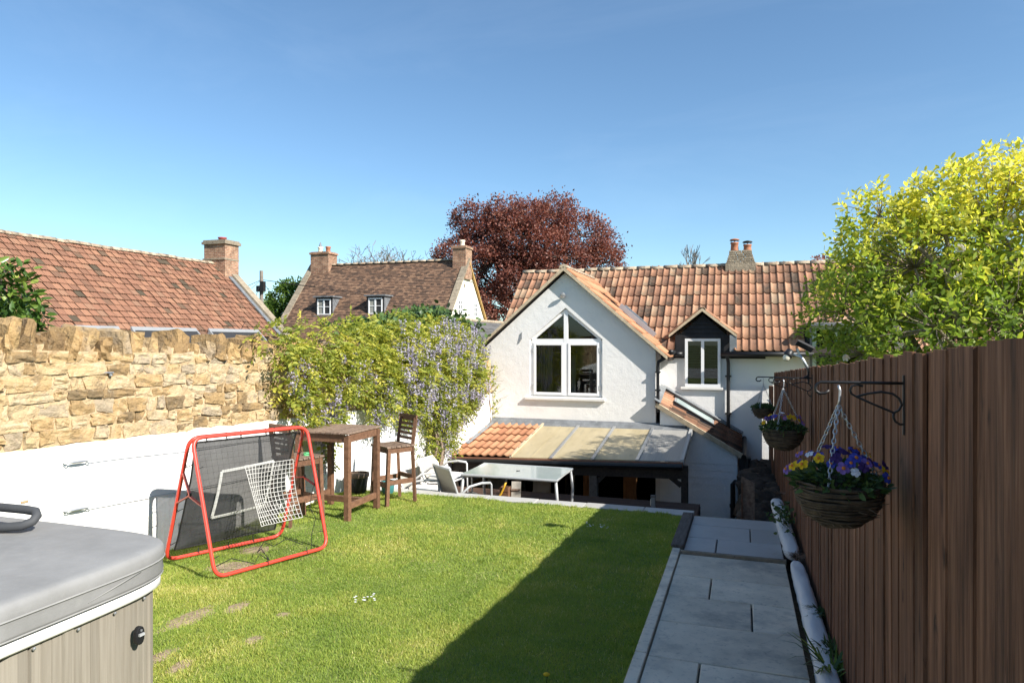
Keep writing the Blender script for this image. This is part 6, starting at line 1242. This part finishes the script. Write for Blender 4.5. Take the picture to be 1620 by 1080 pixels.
def bare_tree(name, loc, h, spread, label, seed, leafm=None, nleaf=0, thick=.30, depth=7):
    r_ = random.Random(seed); t = empty(name, loc, label, 'tree', 'bare trees on the skyline'); b = B(); ends = []
    def grow(p, d, L_, rad, lv):
        q = p+d*L_; mid = p.lerp(q, .5)+Vector((r_.uniform(-1,1),r_.uniform(-1,1),r_.uniform(-.5,.5)))*L_*.08; b.tube([p, mid, q], [rad, rad*.85, rad*.7], 5 if lv < 3 else 3, caps=False)
        if lv == depth: ends.append(q); return
        for i in range(3 if lv < 4 else 2):
            a = r_.uniform(0,6.283); s_ = r_.uniform(.35,.75)*spread; nd = (d+Vector((math.cos(a)*s_, math.sin(a)*s_, r_.uniform(-.12,.25)))).normalized(); grow(q, nd, L_*r_.uniform(.62,.86), max(rad*.62,.028), lv+1)
    grow(Vector((0,0,0)), Vector((0,0,1)), h*.30, thick, 0)
    zmax = max(v[2] for v in b.v); k_ = h/zmax; b.v = [(x*k_, y*k_, z*k_) for x, y, z in b.v]; ob('trunk', b, flat(name+'_bark', (.17,.16,.155), .9, .15), t, fixn=False)
    if nleaf: c = np.array([tuple(e*k_) for e in r_.choices(ends, k=nleaf)])+nrg.normal(size=(nleaf,3))*.15; bulk('crown', *petals(c, nrg.normal(size=(nleaf,3)), .14, .7, nrg.random(nleaf)), leafm, t, kind='stuff')
    return t
bare_tree('bare_tree', (-29.4,53.3,-2.4), 13.4, 1.5, 'wide almost leafless grey tree above the brown roof', 3)
bare_tree('bare_tree', (-27.2,54.3,-2.4), 12.6, 1.2, 'smaller leafless tree just right of the wide one above the brown roof', 8, m_green, 420)
bare_tree('bare_tree', (-2.5,41.3,-2.4), 9.8, .55, 'thin leafless treetop left of the cottage chimney', 5, None, 0, .10)
# --- evergreen shrub behind the wall at the left edge
LA = empty('evergreen_shrub', (-7.3,4.9,-.4), 'glossy dark green evergreen shrub above the wall at the left edge', 'shrub')
NS = 150; P_ = inball(NS, .35); tips = np.array([-7.28,4.86,2.18])+P_*np.array([.42,.55,.52]); tips = np.concatenate([tips, np.array([-7.0,5.0,1.95])+inball(30,.3)*np.array([.25,.25,.25])]); NS = len(tips); outd = tips-np.array([-7.4,4.8,1.6]); outd /= np.linalg.norm(outd, axis=1, keepdims=True); outd[:,2] += .3
lc, ld, lr_, ls = [], [], [], []
for k_ in range(9):
    an = k_*2.4+nrg.random(NS); a1 = np.cross(outd, np.array([.3,.2,1.])); a1 /= np.linalg.norm(a1, axis=1, keepdims=True); a2 = np.cross(outd, a1); sd = a1*np.cos(an)[:,None]+a2*np.sin(an)[:,None]
    lc.append(tips+outd*((k_-6)*.02)); ld.append(outd*(.2+.08*k_)+sd); lr_.append(np.clip(.42+.25*nrg.normal(size=NS), 0, 1)); ls.append(.09+.05*nrg.random(NS))
bulk('foliage', *leaves(np.concatenate(lc), np.concatenate(ld), np.concatenate(ls), .36, np.concatenate(lr_)), m_laurel, LA, kind='stuff').location = -Vector(LA.location)
b = B(); [limb(b, (-7.4,4.85,-.4), tuple(tips[i]), .022, .005, 6, 5, .1, i) for i in range(0, NS, 7)]; ob('stems', b, m_barkd, LA, loc=-Vector(LA.location), fixn=False)
# --- weeds and clumps along the kerb
def clump(name, loc, label, m, n, L_, wd, spread, up, cat='plant', stem=True):
    t = empty(name, loc, label, cat, 'plants along the white kerb'); b = B(); r_ = random.Random(int(loc[1]*100))
    for i in range(n):
        a = r_.uniform(0,6.283); d = Vector((math.cos(a)*spread, math.sin(a)*spread, up)).normalized(); d.x -= .15; l = L_*r_.uniform(.55,1.1); s_ = Vector((-d.y,d.x,0)).normalized()*wd; p = Vector((r_.gauss(0,.02), r_.gauss(0,.03), 0)); vs = []
        for k_ in range(6):
            t_ = k_/5; c_ = p+d*l*t_+Vector((0,0,-l*.75*t_*t_*r_.uniform(.7,1.1)*(.4 if up > 1.2 else .7))); w_ = (1-t_**2.2)+.03; vs += [c_-s_*w_, c_+s_*w_+Vector((0,0,.001))]
        b.add(vs, [(2*k_, 2*k_+1, 2*k_+3, 2*k_+2) for k_ in range(5)], r_.random())
    ob('leaves', b, m, t, kind='stuff', fixn=False, smooth=True); return t
clump('strap_leaf_plant', (.50,4.28,gz(4.3)-.02), 'clump of long arching strap leaves at the bottom of the path', m_laurel, 26, .48, .0085, .75, .9)
clump('strap_leaf_plant', (.53,4.55,gz(4.5)-.02), 'short spiky green clump behind the arching strap leaves', m_pansyleaf, 44, .24, .008, .6, 1.0)
clump('strap_leaf_plant', (.53,5.2,gz(5.1)+.02), 'small green tufted plant halfway along the near kerb', m_pansyleaf, 46, .15, .008, .8, .7)
clump('dry_grass', (.47,6.68,gz(6.7)), 'dry brown grass tuft in the gap between the white kerbs', m_dry, 90, .20, .0035, .9, .6, 'grass tuft')
clump('dry_grass', (.45,9.25,gz(9)+.08), 'straggly dry weeds at the far end of the kerb', m_dry, 50, .13, .004, .8, .8, 'grass tuft')
KL = empty('kerb_weed', (.47,7.7,gz(7.7)), 'leafy green weed trailing over the far white kerb', 'plant', 'plants along the white kerb')
c = np.stack([-.06+.09*nrg.normal(size=130)*.6, .34*nrg.normal(size=130)*.8, .10+.07*np.abs(nrg.normal(size=130))], 1); bulk('leaves', *leaves(c, nrg.normal(size=(130,3))+np.array([-.4,0,.4]), .035+.03*nrg.random(130), .55, nrg.random(130)), m_pansyleaf, KL, kind='stuff')
b = B(); [limb(b, (.02,-.3+i*.1,-.02), (-.08,-.35+i*.12,.16), .004, .002, 5, 4, .2, i) for i in range(7)]; ob('stems', b, m_dry, KL, fixn=False)
c = np.stack([.1+.05*nrg.normal(size=260)*.4, 6.2*nrg.random(260)-3.4, .03+.04*nrg.random(260)], 1);
